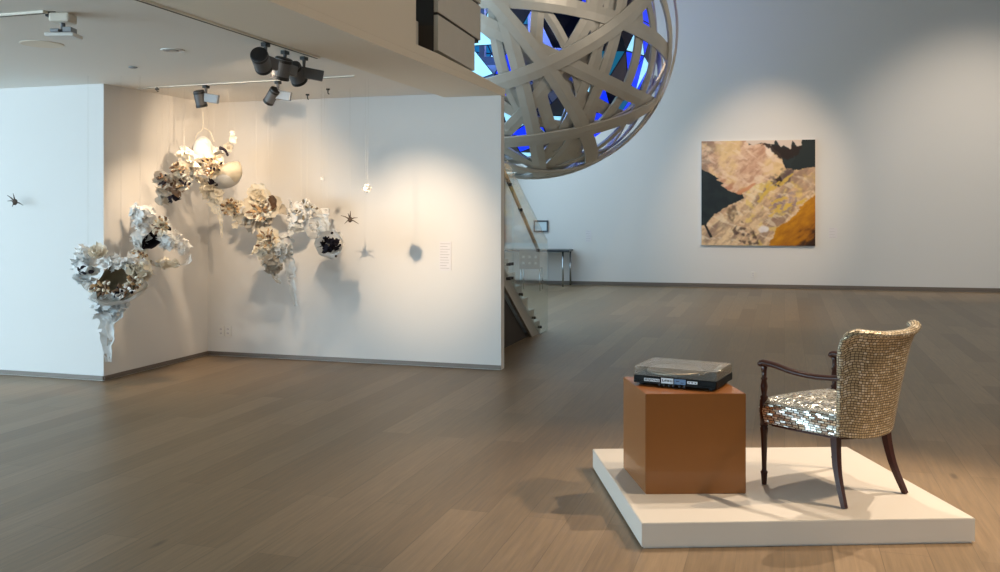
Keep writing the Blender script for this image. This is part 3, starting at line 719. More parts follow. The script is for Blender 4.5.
# lining panels, emission standing in for interior light, solid room in the middle
bm = NB(); bmesh.ops.create_icosphere(bm, subdivisions=3, radius=SR-.33)
random.seed(12)
mats_in = ['inner_navy', 'inner_blue', 'inner_pale', 'inner_teal', 'inner_brown', 'inner_grey']
wts = [.12, .30, .15, .07, .18, .18]
for f in bm.faces:
    n_ = f.calc_center_median().normalized()
    g_ = noise.noise(n_*2.2+Vector((4, 2, 1)))
    f.material_index = random.choices(range(6), wts)[0]
    if n_.x < -.35: f.material_index = random.choices(range(6), [.1, .05, .4, .25, .1, .1])[0]  # left side mostly pale and teal, painting bright gaps
fs = [f for f in bm.faces if random.random() < .14]; bmesh.ops.delete(bm, geom=fs, context='FACES')
bmesh.ops.inset_individual(bm, faces=bm.faces[:], thickness=.022)
for f in bm.faces:
    if len(f.verts) == 4: f.material_index = 0
o = link('inner_panels', bm, mats_in, sp)
bm = NB(); box(bm, (-.1, .1, -.55), (2.1, 2.0, .12)); box(bm, (-.1, .1, .75), (1.9, 1.8, .1)); box(bm, (-.7, .3, .1), (.08, 1.6, 1.2)); box(bm, (.5, .6, .1), (1, .08, 1.2)); link('inner_room', bm, 'inner_grey', sp)
bm = NB(); tube(bm, [(0, 0, SR-.1), (0, 0, HIGH-SC.z)], .12, 16); link('hanger', bm, 'band', sp)

# ------------------------------------------------------------------ ceiling fittings
def ceil_pt(px, py, z=CEIL):
    Y = (z-CAMZ)*F/(HOR-py); return Vector(((px-500)/F*Y, Y, z))
def track(name, label, a, b, grp=None, th=.014, wd=.045):
    d = (b-a); L_ = d.length; ang = math.atan2(d.y, d.x); m_ = (a+b)/2
    e = thing(name, label, 'track', m_, ang, grp)
    bm = NB(); box(bm, (0, 0, -th/2), (L_, wd, th), bevel=.002); link('rail', bm, 'track_white', e)
    bm = NB(); box(bm, (0, 0, -th), (L_-.02, wd*.3, .003)); link('slot', bm, 'slot_dark', e)
    return e
ta = ceil_pt(150, 0); tb_ = ceil_pt(318, 57); dirT = BD
tA = tb_+(-BD)*3.6
track('lighting_track', 'long white lighting track beside the ceiling beam carrying three spotlights', tA, tb_)
track('lighting_track', 'thin white lighting track across the ceiling near the gallery wall', ceil_pt(138, 88), ceil_pt(355, 75.5), th=.009, wd=.028)
track('lighting_track', 'short white lighting track at the upper left of the ceiling', ceil_pt(60, 9.8)-CD*2.35, ceil_pt(60, 9.8)-CD*.1)
def fixture(label, top, aim, box_side, lens='lens_dim', rb=.052, Lb=.17, drop=.09, boxlen=.15):
    """top = point under the track; aim = direction the lamp points"""
    e = thing('track_spotlight', label, 'spotlight', top, 0, 'track spotlights')
    bm = NB(); box(bm, (0, 0, -.012), (.06, .04, .026), math.atan2(BD.y, BD.x), bevel=.003); link('track_adapter', bm, 'fixture_black', e)
    bm = NB(); tube(bm, [(0, 0, -.02), (0, 0, -drop)], [.014, .009], 10); link('stem', bm, 'fixture_grey', e)
    aim = Vector(aim).normalized(); q = aim.to_track_quat('Z', 'Y').to_matrix().to_4x4()
    c_ = Vector((0, 0, -drop-rb*.6))+Vector(box_side)*(-.06)
    bm = NB(); lathe(bm, [(rb*.8, -Lb*.5), (rb, -Lb*.46), (rb, Lb*.34), (rb*1.02, Lb*.36), (rb*1.02, Lb*.5), (rb*.9, Lb*.5), (rb*.88, Lb*.36)], c_, 24, mtx=q); link('lamp_housing', bm, 'fixture_grey', e, False)
    bm = NB(); lathe(bm, [(rb*1.03, Lb*.36), (rb*1.05, Lb*.42), (rb*1.05, Lb*.52), (rb*.9, Lb*.52), (rb*.9, Lb*.40)], c_, 24, mtx=q); lathe(bm, [(rb*.82, -Lb*.52), (rb*.95, -Lb*.5), (rb*1.02, -Lb*.40), (rb*1.02, -Lb*.30)], c_, 24, mtx=q); link('bezel', bm, 'fixture_black', e)
    bm = NB(); lathe(bm, [(rb*.86, Lb*.41), (rb*.86, Lb*.43)], c_, 24, mtx=q); link('lens', bm, lens, e)
    bs = Vector(box_side); ang = math.atan2(bs.y, bs.x)
    bc = Vector((0, 0, -drop-rb*.6))+bs*(boxlen*.35)
    bm = NB(); box(bm, bc, (boxlen, .035, .08), bevel=.006, mtx=Matrix.Rotation(ang, 4, 'Z') @ Matrix.Rotation(R(10), 4, 'Y')); link('driver_box', bm, 'fixture_light' if rb < .056 else 'fixture_grey', e)
    return top+c_+aim*Lb*.56, aim
zr = Vector((0, 0, -.0145))
t1 = ceil_pt(265.5, 41)+zr; t2 = ceil_pt(285, 49)+zr; t3 = ceil_pt(304, 55)+zr; t4 = ceil_pt(278, 80)+Vector((0, 0, -.0105)); t5 = ceil_pt(206, 84.4)+Vector((0, 0, -.0105))
S0 = wallC(415, 253)
lamps = []
lamps.append(fixture('dark track spotlight nearest the camera on the long track', t1, wallC(335, 235)-t1, (.35, .5, 0), 'lens_glow', .06, .17))
lamps.append(fixture('track spotlight with glowing lens in the middle of the group', t2, (-.25, .2, -.9), (.3, .3, 0), 'lens_glow', .064, .15))
lamps.append(fixture('track spotlight with flat driver box, farthest of three on the long track', t3, S0-t3-Vector((0, 0, .5)), (.95, .2, 0), 'lens_dim', .06, .15, boxlen=.17))
lamps.append(fixture('lower track spotlight hanging from the cross track below the group', t4, (-.55, .45, -.7), (.95, -.2, 0), 'lens_dim', .048, .15, drop=.1))
lamps.append(fixture('leftmost track spotlight hanging alone near the gallery corner', t5, (.12, .25, -.9), (.95, -.2, 0), 'lens_dim', .05, .15, drop=.09))
# ceiling speaker, downlight, sensor, projector bracket
c = ceil_pt(42, 44); o = thing('ceiling_speaker', 'round flat white speaker grille in the ceiling', 'speaker', c)
bm = NB(); lathe(bm, [(.142, 0), (.142, -.003), (.130, -.005), (.128, -.004), (.02, -.004)], (0, 0, 0), 36); link('grille', bm, 'beam_paint', o)
c = ceil_pt(173, 50); o = thing('recessed_downlight', 'round recessed downlight in the ceiling left of the track', 'downlight', c)
bm = NB(); lathe(bm, [(.085, 0), (.085, -.006), (.07, -.008), (.062, -.001)], (0, 0, 0), 30); link('trim_ring', bm, 'white_plastic', o)
bm = NB(); lathe(bm, [(.05, -.002), (.05, -.0085)], (-.01, 0, 0), 20); link('lamp', bm, 'fixture_light', o)
c = ceil_pt(133, 67); o = thing('smoke_sensor', 'tiny round sensor on the ceiling above the gallery corner', 'sensor', c)
bm = NB(); lathe(bm, [(.035, 0), (.035, -.006), (.02, -.012)], (0, 0, 0), 20); link('cover', bm, 'fixture_light', o)
c = ceil_pt(63, 13.5); e = thing('projector', 'small white projector on a bracket at the end of the short ceiling track', 'projector', c)
bm = NB(); box(bm, (.0, 0, -.03), (.12, .12, .055), bevel=.012); link('mount_box', bm, 'track_white', e)
bm = NB(); box(bm, (-.05, -.03, -.012), (.06, .05, .03), bevel=.003); link('track_adapter', bm, 'fixture_black', e)
bm = NB(); tube(bm, [(0, 0, -.05), (0, 0, -.11)], .013, 10); link('stem', bm, 'fixture_grey', e)
bm = NB(); box(bm, (-.035, 0, -.105), (.05, .08, .02), bevel=.003); box(bm, (.04, 0, -.10), (.05, .08, .03), bevel=.003); link('bracket', bm, 'fixture_light', e)
bm = NB(); box(bm, (.005, 0, -.133), (.17, .13, .022), bevel=.005); link('body', bm, 'white_plastic', e)
for (px, py, lab) in ((157, 86, 'tiny black ceiling hook at the left end of the cross track'), (307.5, 94, 'tiny black ceiling hook right of the spotlight group'), (328, 88.5, 'tiny dark ceiling hook above the pale hanging flowers')):
    c = ceil_pt(px, py); e = thing('ceiling_hook', lab, 'hook', c)
    bm = NB(); box(bm, (0, 0, -.008-(.022 if px < 200 else 0)), (.035, .02, .016), bevel=.003); tube(bm, [(0, 0, -.01), (0, 0, -.045), (.012, 0, -.055)], .006, 8); link('hook', bm, 'fixture_black', e)

LW = lamps[2][0]+Vector((-.02, 0, -.11))
# ------------------------------------------------------------------ hanging paper sculptures
def petal(bm, base_, dirv, nrm, L_, W_, cup=.35, ruf=.12, mi=0, nu=5, nv=4, seed=0):
    dirv = dirv.normalized(); side = dirv.cross(nrm).normalized(); nrm = side.cross(dirv).normalized()
    V = []
    for i in range(nu+1):
        t = i/nu; wdt = W_*(math.sin(math.pi*(.12+.80*t**.8))**.7)*.5; row = []
        for j in range(nv+1):
            s = -1+2*j/nv
            p = base_+dirv*(L_*t)+side*(wdt*s)+nrm*(cup*L_*t*t+cup*.5*W_*s*s*t)
            nz = noise.noise(Vector((p.x*40+seed, p.y*40, p.z*40)))*ruf*L_*t*1.6
            p = p+nrm*nz+dirv*(ruf*L_*.6*t*noise.noise(Vector((s*3+seed*1.7, t*2, seed))))
            row.append(bm.verts.new(p))
        V.append(row)
    for i in range(nu):
        for j in range(nv):
            f = bm.faces.new((V[i][j], V[i+1][j], V[i+1][j+1], V[i][j+1])); f.smooth = True; f.material_index = mi
TOCAM = Vector((.12, -.97, .12)).normalized()
def blossom(parent, c, r, mt, facing=None, layers=3, n=8, name='paper_blossom', ruf=.2):
    f = (facing or TOCAM).normalized(); f = (f+Vector((random.uniform(-.35, .35), random.uniform(-.2, .2), random.uniform(-.35, .35)))).normalized()
    a = f.orthogonal().normalized(); b = f.cross(a); bm = NB()
    for l in range(layers):
        t = l/max(1, layers-1) if layers > 1 else 0
        tilt = .25+.95*t; rr = r*(1-.42*t)
        for k in range(n-l):
            an = 2*math.pi*(k+random.uniform(-.2, .2))/(n-l)+l; d = a*math.cos(an)+b*math.sin(an)
            dd = (d*math.cos(tilt)+f*math.sin(tilt)); nn = (f*math.cos(tilt)-d*math.sin(tilt))
            petal(bm, c+f*(.04*r*l), dd, nn, rr*random.uniform(.8, 1.1), rr*random.uniform(.7, 1.0), .25, ruf, 0, seed=random.uniform(0, 99))
    bm2 = link(name, bm, mt, parent); bm2.location = -parent.location; return bm2
def ruffle(parent, c, rx, rz, n, pr, mt, name='paper_ruffle', depth=.6):
    bm = NB()
    for k in range(n):
        d = Vector((random.gauss(0, 1), -abs(random.gauss(0, .8)), random.gauss(0, 1))).normalized(); q = random.uniform(.45, 1)
        p = c+Vector((d.x*rx*q, d.y*min(rx, rz)*depth*q, d.z*rz*q)); t = Vector((random.gauss(0, 1), random.gauss(0, 1), random.gauss(0, 1))).normalized()
        t = (t-d*(t@d)*.6).normalized()
        petal(bm, p-t*pr*.5, t, d, pr*random.uniform(.7, 1.25), pr*random.uniform(.7, 1.2), .3, .35, 0, 4, 4, random.uniform(0, 99))
    o = link(name, bm, mt, parent); o.location = -parent.location; return o
def cup(parent, c, r, mt, facing, depth=.7, name='paper_cup', pleat=.05, squash=1.0):
    f = Vector(facing).normalized(); a = f.orthogonal().normalized(); b = f.cross(a); bm = NB(); V = []
    for i in range(9):
        t = i/8; row = []
        for k in range(28):
            an = 2*math.pi*k/28; rr = r*math.sin(t*math.pi/2*1.02)*(1+pleat*t*math.sin(an*7+1))*(1+.05*noise.noise(Vector((math.cos(an)*2, math.sin(an)*2, c.x*9))))
            row.append(bm.verts.new(c+(a*math.cos(an)+b*math.sin(an)*squash)*rr+f*(r*depth*(1-math.cos(t*math.pi/2))-r*depth*.5)))
        V.append(row)
    for i in range(8):
        for k in range(28):
            g = bm.faces.new((V[i][k], V[i][(k+1) % 28], V[i+1][(k+1) % 28], V[i+1][k])); g.smooth = True
    bmesh.ops.solidify(bm, geom=bm.faces[:], thickness=.004)
    o = link(name, bm, mt, parent); o.location = -parent.location; return o
def buds(parent, c, rx, rz, n, s, mt, name='curled_bud'):
    bm = NB()
    for k in range(n):
        an = random.uniform(0, 6.28); q = math.sqrt(random.random()); p = c+Vector((math.cos(an)*rx*q, -random.uniform(0, .4)*rx, math.sin(an)*rz*q))
        d = (Vector((math.cos(an)*q, -1.0, math.sin(an)*q))+Vector((random.uniform(-.5, .5), 0, random.uniform(-.5, .5)))).normalized()
        L_ = s*random.uniform(.8, 1.7); d2 = (d+Vector((random.uniform(-.6, .6), 0, random.uniform(-.6, .6)))).normalized(); tube(bm, [p, p+d*L_*.5, p+d*L_*.5+d2*L_*.5], [s*.16, s*.34, s*.08], 5, mi=random.randrange(len(mt)) if isinstance(mt, list) else 0)
    o = link(name, bm, mt, parent); o.location = -parent.location; return o
def drip(parent, pts, w0, mt, name='tissue_drip', seed=1):
    """ragged hanging strip through the points"""
    pts = bez(pts, 8); bm = NB(); prevr = None; n = len(pts)
    for i, p in enumerate(pts):
        t = i/(n-1); w = w0*(1-.8*t)*(1+.5*noise.noise(Vector((i*.45, seed, 0)))) if w0 > 0 else .01; row = []
        for j in range(7):
            s = -1+j/3
            row.append(bm.verts.new(p+Vector((s*w*.5+.25*w*noise.noise(Vector((seed*3, i*.6, j*.8))), .35*w*noise.noise(Vector((seed, i*.5, j*.9)))+.2*w*math.cos(s*2), 0))))
        if prevr:
            for j in range(6):
                if noise.noise(Vector((i*.9, j*1.3, seed+5))) > .33 and .1 < t: continue
                f = bm.faces.new((prevr[j], row[j], row[j+1], prevr[j+1])); f.smooth = True
        prevr = row
    o = link(name, bm, mt, parent); o.location = -parent.location; return o
def thread(parent, p, dx=0):
    bm = NB(); tube(bm, [p, Vector((p.x+dx, p.y, CEIL-.002))], .0009, 5); o = link('hanging_thread', bm, 'thread', parent); o.location = -parent.location; return o
def cluster(label, px, py, Y, name='paper_flower_cluster'):
    return thing(name, label, 'sculpture', P(px, py, Y), 0, 'hanging paper flower clusters')
def rel(Y, s): return s*Y/F

random.seed(31)
# 1 lower left, hanging at the outside corner
Y = 8.02; e = cluster('lowest white paper cluster at the outer wall corner with brown hollow and long drip', 110, 280, Y)
cup(e, P(120, 284, Y), rel(Y, 23), 'paper_olive', (-.05, -.9, .1), .9, squash=.72, name='dark_hollow')
cup(e, P(121, 293, Y-.02), rel(Y, 28), 'paper_white', (0, -.45, .85), .38, name='paper_bowl', squash=.8)
ruffle(e, P(86, 268, Y), rel(Y, 13), rel(Y, 19), 26, rel(Y, 12), 'paper_blue')
ruffle(e, P(86, 271, Y-.1), rel(Y, 9), rel(Y, 7), 8, rel(Y, 4.5), 'paper_dark', name='dark_ruffle')
ruffle(e, P(84, 253, Y), rel(Y, 9), rel(Y, 6), 10, rel(Y, 10), 'paper_white')
ruffle(e, P(122, 262, Y-.02), rel(Y, 26), rel(Y, 5), 40, rel(Y, 10), 'paper_white')
ruffle(e, P(140, 271, Y-.05), rel(Y, 10), rel(Y, 7), 16, rel(Y, 12), 'paper_cream')
blossom(e, P(99, 255, Y-.06), rel(Y, 11), 'paper_cream', Vector((.1, -.8, .5)))
buds(e, P(102, 287, Y-.16), rel(Y, 9), rel(Y, 5), 30, rel(Y, 5), ['paper_tan', 'paper_cream', 'paper_brown'])
buds(e, P(124, 291, Y-.2), rel(Y, 8), rel(Y, 4), 26, rel(Y, 5), ['paper_white', 'paper_dark', 'paper_brown'])
buds(e, P(134, 284, Y-.1), rel(Y, 6), rel(Y, 6), 26, rel(Y, 5), ['paper_tan', 'paper_brown', 'paper_cream'])
drip(e, [P(104, 292, Y), P(109, 312, Y), P(107, 335, Y), P(109, 362, Y)], rel(Y, 30), 'paper_blue', seed=2)
drip(e, [P(116, 296, Y), P(110, 318, Y), P(111, 340, Y)], rel(Y, 18), 'paper_white', seed=4)
ruffle(e, P(108, 306, Y), rel(Y, 20), rel(Y, 11), 40, rel(Y, 9), 'paper_blue')
for x in (88, 121, 140): thread(e, P(x, 262, Y))
# 2 white ruffled column with dark gap and tan rosette
Y = 8.6; e = cluster('tall white ruffled paper cluster with dark gap on the return wall', 152, 236, Y)
ruffle(e, P(144, 215, Y), rel(Y, 13), rel(Y, 11), 46, rel(Y, 9), 'paper_white')
ruffle(e, P(141, 235, Y), rel(Y, 8), rel(Y, 18), 40, rel(Y, 9), 'paper_white')
ruffle(e, P(140, 254, Y), rel(Y, 8), rel(Y, 6), 14, rel(Y, 8), 'paper_cream')
cup(e, P(155, 237, Y-.01), rel(Y, 17), 'paper_dark', (.6, -.75, 0), .5, squash=.45, name='dark_hollow')
blossom(e, P(163, 226, Y-.1), rel(Y, 11), 'paper_cream')
buds(e, P(163, 226, Y-.18), rel(Y, 7), rel(Y, 7), 26, rel(Y, 4), ['paper_tan', 'paper_brown', 'paper_cream'])
ruffle(e, P(169, 240, Y-.05), rel(Y, 8), rel(Y, 9), 20, rel(Y, 9), 'paper_blue')
ruffle(e, P(181, 243, Y), rel(Y, 8), rel(Y, 13), 18, rel(Y, 7), 'paper_white')
drip(e, [P(146, 262, Y), P(165, 265, Y), P(186, 264, Y), P(190, 254, Y)], rel(Y, 12), 'paper_white', seed=7)
drip(e, [P(148, 260, Y), P(158, 266, Y), P(178, 268, Y)], rel(Y, 9), 'paper_cream', seed=8)
ruffle(e, P(160, 263, Y), rel(Y, 22), rel(Y, 3), 20, rel(Y, 7), 'paper_cream')
buds(e, P(141, 254, Y-.12), rel(Y, 6), rel(Y, 3), 14, rel(Y, 3.5), ['paper_tan', 'paper_brown'])
for x in (140, 157, 168): thread(e, P(x, 212, Y))
# 3 brown and grey cluster, upper left
Y = 8.8; e = cluster('grey brown paper cluster high on the left with curled dark flowers', 176, 180, Y)
blossom(e, P(165, 179, Y-.05), rel(Y, 11), 'paper_grey', n=8); buds(e, P(165, 179, Y-.12), rel(Y, 5), rel(Y, 5), 16, rel(Y, 4), ['paper_dark', 'paper_brown'])
blossom(e, P(181, 169, Y-.05), rel(Y, 11), 'paper_cream'); buds(e, P(180, 169, Y-.14), rel(Y, 5), rel(Y, 5), 18, rel(Y, 4), ['paper_brown', 'paper_tan'])
blossom(e, P(183, 183, Y-.02), rel(Y, 12), 'paper_grey'); ruffle(e, P(175, 187, Y-.05), rel(Y, 6), rel(Y, 10), 18, rel(Y, 7), 'paper_brown')
ruffle(e, P(165, 195, Y), rel(Y, 8), rel(Y, 9), 18, rel(Y, 9), 'paper_grey'); ruffle(e, P(173, 199, Y-.04), rel(Y, 3), rel(Y, 7), 8, rel(Y, 5), 'paper_dark', name='dark_ruffle')
ruffle(e, P(188, 160, Y), rel(Y, 7), rel(Y, 9), 16, rel(Y, 11), 'paper_cream'); buds(e, P(186, 184, Y-.12), rel(Y, 6), rel(Y, 5), 16, rel(Y, 4), ['paper_cream', 'paper_dark', 'paper_tan'])
for x in (162, 184): thread(e, P(x, 172, Y))
# 4 main top cluster
Y = 9.12; e = cluster('largest paper cluster at the top with white egg cup and shell bowl', 214, 165, Y)
cup(e, P(203, 147, Y-.05), rel(Y, 11), 'paper_white', (0, .2, -1), 2.0, pleat=.01, name='egg_cup')
cup(e, P(206, 157, Y), rel(Y, 18), 'paper_cream', (0, -.35, .9), .5, name='paper_dish')
cup(e, P(231, 176, Y-.06), rel(Y, 14), 'paper_cream', (-.5, .25, .75), 1.1, pleat=.03, name='shell_bowl')
cup(e, P(228, 182, Y-.04), rel(Y, 15), 'paper_white', (-.35, .15, .9), .7, pleat=.04, name='shell_bowl')
ruffle(e, P(202, 160, Y), rel(Y, 13), rel(Y, 10), 30, rel(Y, 11), 'paper_cream'); ruffle(e, P(218, 155, Y), rel(Y, 11), rel(Y, 6), 18, rel(Y, 9), 'paper_white')
blossom(e, P(214, 169, Y-.12), rel(Y, 12), 'paper_cream', n=9); buds(e, P(213, 166, Y-.2), rel(Y, 8), rel(Y, 7), 34, rel(Y, 4), ['paper_white', 'paper_dark', 'paper_tan', 'paper_brown'])
ruffle(e, P(215, 182, Y-.12), rel(Y, 7), rel(Y, 3), 10, rel(Y, 5), 'paper_dark', name='dark_ruffle'); ruffle(e, P(200, 173, Y-.08), rel(Y, 5), rel(Y, 10), 16, rel(Y, 7), 'paper_grey')
drip(e, [P(206, 178, Y), P(208, 190, Y), P(212, 203, Y), P(216, 214, Y)], rel(Y, 20), 'paper_cream', seed=11); ruffle(e, P(214, 194, Y), rel(Y, 9), rel(Y, 10), 18, rel(Y, 9), 'paper_cream')
ruffle(e, P(191, 163, Y), rel(Y, 7), rel(Y, 11), 16, rel(Y, 10), 'paper_grey')
bm = NB(); tube(bm, bez([P(220, 148, Y-.08), P(225, 150, Y-.1), P(228, 156, Y-.1)], 5), [.02, .018, .016, .015, .014, .013, .012, .011, .012, .012, .008], 6); o = link('dark_twig', bm, 'paper_dark', e); o.location = -e.location
blossom(e, P(229, 147, Y), rel(Y, 6), 'paper_grey', layers=2, n=5, name='paper_leaf'); blossom(e, P(233, 139, Y), rel(Y, 5), 'paper_cream', layers=1, n=4, name='paper_leaf'); blossom(e, P(233, 133, Y), rel(Y, 4), 'paper_cream', layers=1, n=4, name='paper_leaf')
bm = NB(); tube(bm, bez([P(195, 142, Y), P(197, 134, Y), P(202, 130, Y), P(203, 122, Y), P(203, 112, Y)], 5), .004, 6); tube(bm, bez([P(214, 142, Y), P(210, 132, Y), P(204, 128, Y)], 5), .004, 6); o = link('twisted_wire', bm, 'paper_cream', e); o.location = -e.location
drip(e, [P(217, 196, Y), P(218, 208, Y), P(221, 222, Y), P(222, 238, Y)], rel(Y, 8), 'paper_cream', seed=15)
for x in (203, 228, 214): thread(e, P(x, 140, Y))
# 5 small tan bunch
Y = 9.55; e = cluster('small tan paper bunch between the top cluster and the open flower', 232, 209, Y)
blossom(e, P(231, 207, Y), rel(Y, 11), 'paper_cream'); buds(e, P(231, 208, Y-.1), rel(Y, 8), rel(Y, 6), 34, rel(Y, 4), ['paper_tan', 'paper_cream', 'paper_brown'])
ruffle(e, P(240, 212, Y), rel(Y, 5), rel(Y, 12), 14, rel(Y, 8), 'paper_cream'); blossom(e, P(236, 226, Y), rel(Y, 4), 'paper_cream', layers=1, n=5); thread(e, P(234, 200, Y))
# 6 large open flower
Y = 9.3; e = cluster('open cream paper flower with tan centre and round brown petal', 262, 207, Y)
blossom(e, P(262, 206, Y), rel(Y, 20), 'paper_cream', n=7, ruf=.12); blossom(e, P(258, 194, Y-.03), rel(Y, 13), 'paper_cream', n=6); buds(e, P(262, 211, Y-.16), rel(Y, 9), rel(Y, 6), 34, rel(Y, 4.5), ['paper_tan', 'paper_brown', 'paper_cream'])
cup(e, P(272, 203, Y-.1), rel(Y, 7.5), 'paper_brown', (-.5, -.8, .1), .5, name='round_petal'); ruffle(e, P(258, 222, Y), rel(Y, 16), rel(Y, 5), 14, rel(Y, 12), 'paper_grey'); blossom(e, P(282, 209, Y), rel(Y, 6), 'paper_grey', layers=1, n=5); 
for x in (256, 272): thread(e, P(x, 192, Y))
# 7 lower tan rosette with grey drape
Y = 8.97; e = cluster('tan rosette cluster below the open flower trailing pale drapery', 272, 245, Y)
blossom(e, P(268, 240, Y), rel(Y, 14), 'paper_cream', n=8); buds(e, P(268, 240, Y-.12), rel(Y, 8), rel(Y, 8), 36, rel(Y, 4), ['paper_tan', 'paper_cream', 'paper_brown']); ruffle(e, P(262, 250, Y), rel(Y, 8), rel(Y, 5), 10, rel(Y, 9), 'paper_cream')
ruffle(e, P(273, 262, Y), rel(Y, 11), rel(Y, 10), 24, rel(Y, 10), 'paper_grey'); ruffle(e, P(285, 248, Y), rel(Y, 8), rel(Y, 12), 18, rel(Y, 11), 'paper_blue')
drip(e, [P(284, 250, Y), P(290, 266, Y), P(292, 285, Y), P(296, 306, Y)], rel(Y, 15), 'paper_blue', seed=19); drip(e, [P(270, 256, Y), P(272, 270, Y), P(280, 284, Y)], rel(Y, 16), 'paper_grey', seed=20); thread(e, P(268, 228, Y))
# 8 pale cluster
Y = 9.3; e = cluster('pale white paper cluster with yellowish buds left of the dark centred blossom', 303, 214, Y)
ruffle(e, P(303, 213, Y), rel(Y, 15), rel(Y, 12), 40, rel(Y, 9), 'paper_white'); buds(e, P(306, 210, Y-.14), rel(Y, 10), rel(Y, 7), 26, rel(Y, 4), ['paper_cream', 'paper_white', 'paper_olive']); ruffle(e, P(294, 226, Y), rel(Y, 8), rel(Y, 8), 16, rel(Y, 8), 'paper_blue')
bm = NB(); tube(bm, bez([P(280, 212, Y), P(288, 214, Y), P(298, 212, Y)], 5), .012, 6); o = link('dark_twig', bm, 'paper_grey', e); o.location = -e.location
drip(e, [P(325, 208, Y), P(326, 222, Y), P(330, 240, Y)], rel(Y, 9), 'paper_white', seed=23)
for x in (301, 307, 321, 325): thread(e, P(x, 206, Y))
# 9 dark-centred blossoms
Y = 8.75; e = cluster('white paper blossom cup with blue black centre, lowest on the right', 328, 240, Y)
cup(e, P(316, 229, Y), rel(Y, 11), 'paper_white', (.15, -1, .3), .7); buds(e, P(317, 227, Y-.02), rel(Y, 6), rel(Y, 4), 12, rel(Y, 3), ['paper_grey', 'paper_blue'])
cup(e, P(330, 244, Y), rel(Y, 14), 'paper_white', (-.1, -1, .0), .7); blossom(e, P(331, 243, Y), rel(Y, 14), 'paper_white', n=8, layers=2, ruf=.15); ruffle(e, P(330, 245, Y-.1), rel(Y, 9), rel(Y, 7), 46, rel(Y, 6), 'paper_dark', name='dark_centre')
for (x, y) in ((332, 233), (340, 245), (336, 256), (324, 238)):
    bm = NB(); bmesh.ops.create_icosphere(bm, subdivisions=1, radius=.014, matrix=Matrix.Translation(P(x, y, Y-.15))); o = link('dark_bead', bm, 'paper_dark', e); o.location = -e.location
drip(e, [P(322, 214, Y), P(326, 224, Y), P(328, 236, Y)], rel(Y, 10), 'paper_blue', seed=25)
for x in (322, 327): thread(e, P(x, 222, Y))
# 10 star insect, white balls, insect on left wall
def critter(label, px, py, Y, s, legs, name, hang=True):
    e = thing(name, label, 'sculpture', P(px, py, Y)); c_ = Vector((0, 0, 0))
    bm = NB(); bmesh.ops.create_icosphere(bm, subdivisions=2, radius=s*.26, matrix=Matrix.Diagonal((1, .8, 1.3, 1))); link('body', bm, 'twist_brown', e)
    for (dx, dz) in legs:
        bm = NB(); d = Vector((dx, -.2, dz)); tube(bm, [(0, 0, 0), d*s*.5+Vector((0, 0, s*.08)), d*s], [s*.09, s*.06, s*.02], 6); link('leg', bm, 'twist_brown', e)
    if hang:
        bm = NB(); tube(bm, [(0, 0, 0), (0, 0, CEIL-P(px, py, Y).z-.002)], .0012, 5); link('hanging_thread', bm, 'thread', e)
    return e
critter('small dark star shaped twist hanging right of the blossoms', 350, 219.5, 8.85, .085, [(-1, .45), (.9, .2), (1, -.5), (-.6, -.5), (.1, .95), (-.2, .7)], 'hanging_twist')
wa_Y = 8.88
critter('tiny dark insect like form on the far left wall', 15, 202, 8.72, .09, [(-.7, .7), (-.1, .9), (.95, -.35), (-.7, .1), (-.2, -.5)], 'insect_form', False)
lamp0 = LW; seg = S0-lamp0; tk = (-.1435*lamp0.y-lamp0.x)/(seg.x+.1435*seg.y); bp_ = lamp0+seg*tk; print('ball row', HOR-(bp_.z-CAMZ)*F/bp_.y, bp_)
for (px, py, Y, r, lab) in ((366.5, HOR-(bp_.z-CAMZ)*F/bp_.y, bp_.y, .044, 'small white paper ball hanging alone right of the flower clusters'), (322.5, 178.5, 8.68, .022, 'tiny white paper ball hanging above the pale cluster')):
    e = thing('paper_ball', lab, 'sculpture', P(px, py, Y), 0)
    bm = NB()
    for k in range(26):
        d = Vector((random.gauss(0, 1), random.gauss(0, 1), random.gauss(0, 1))).normalized(); t = d.orthogonal(); petal(bm, d*r*.6-t*r*.4, t, d, r*.8, r*.8, .3, .3, 0, 3, 3, random.uniform(0, 50))
    bmesh.ops.create_icosphere(bm, subdivisions=3, radius=r*.7)
    link('crumpled_body', bm, 'paper_white', e)
    for dx in (-.005, .008):
        bm = NB(); tube(bm, [(dx, 0, 0), (dx*2.5, 0, CEIL-P(px, py, Y).z-.002)], .0007, 5); link('hanging_thread', bm, 'thread', e)

# ------------------------------------------------------------------ lights
def kelvin(c): return c
WARM = (1, .75, .50); WARM2 = (1, .84, .66); COOL = (.63, .845, 1)
def spot(name, loc, target, energy, angle, blend=.8, col=WARM, size=.03):
    l = bpy.data.lights.new(name, 'SPOT'); l.energy = energy; l.spot_size = R(angle); l.spot_blend = blend; l.color = col; l.shadow_soft_size = size
    o = bpy.data.objects.new(name, l); C.objects.link(o); o.location = loc; o.rotation_euler = (Vector(target)-Vector(loc)).to_track_quat('-Z', 'Y').to_euler(); return o
def area(name, loc, target, sx_, sy_, energy, col):
    l = bpy.data.lights.new(name, 'AREA'); l.shape = 'RECTANGLE'; l.size = sx_; l.size_y = sy_; l.energy = energy; l.color = col
    o = bpy.data.objects.new(name, l); C.objects.link(o); o.location = loc; o.rotation_euler = (Vector(target)-Vector(loc)).to_track_quat('-Z', 'Y').to_euler(); return o
def point(name, loc, energy, col, r=.1):
    l = bpy.data.lights.new(name, 'POINT'); l.energy = energy; l.color = col; l.shadow_soft_size = r
    o = bpy.data.objects.new(name, l); C.objects.link(o); o.location = loc; return o
spot('wall_spot', LW, S0+Vector((.08, -.02, .10)), 300, 44, 1, WARM, .022)
spot('cluster_spot', lamps[1][0], wallC(295, 205), 190, 37, 1, WARM, .02)
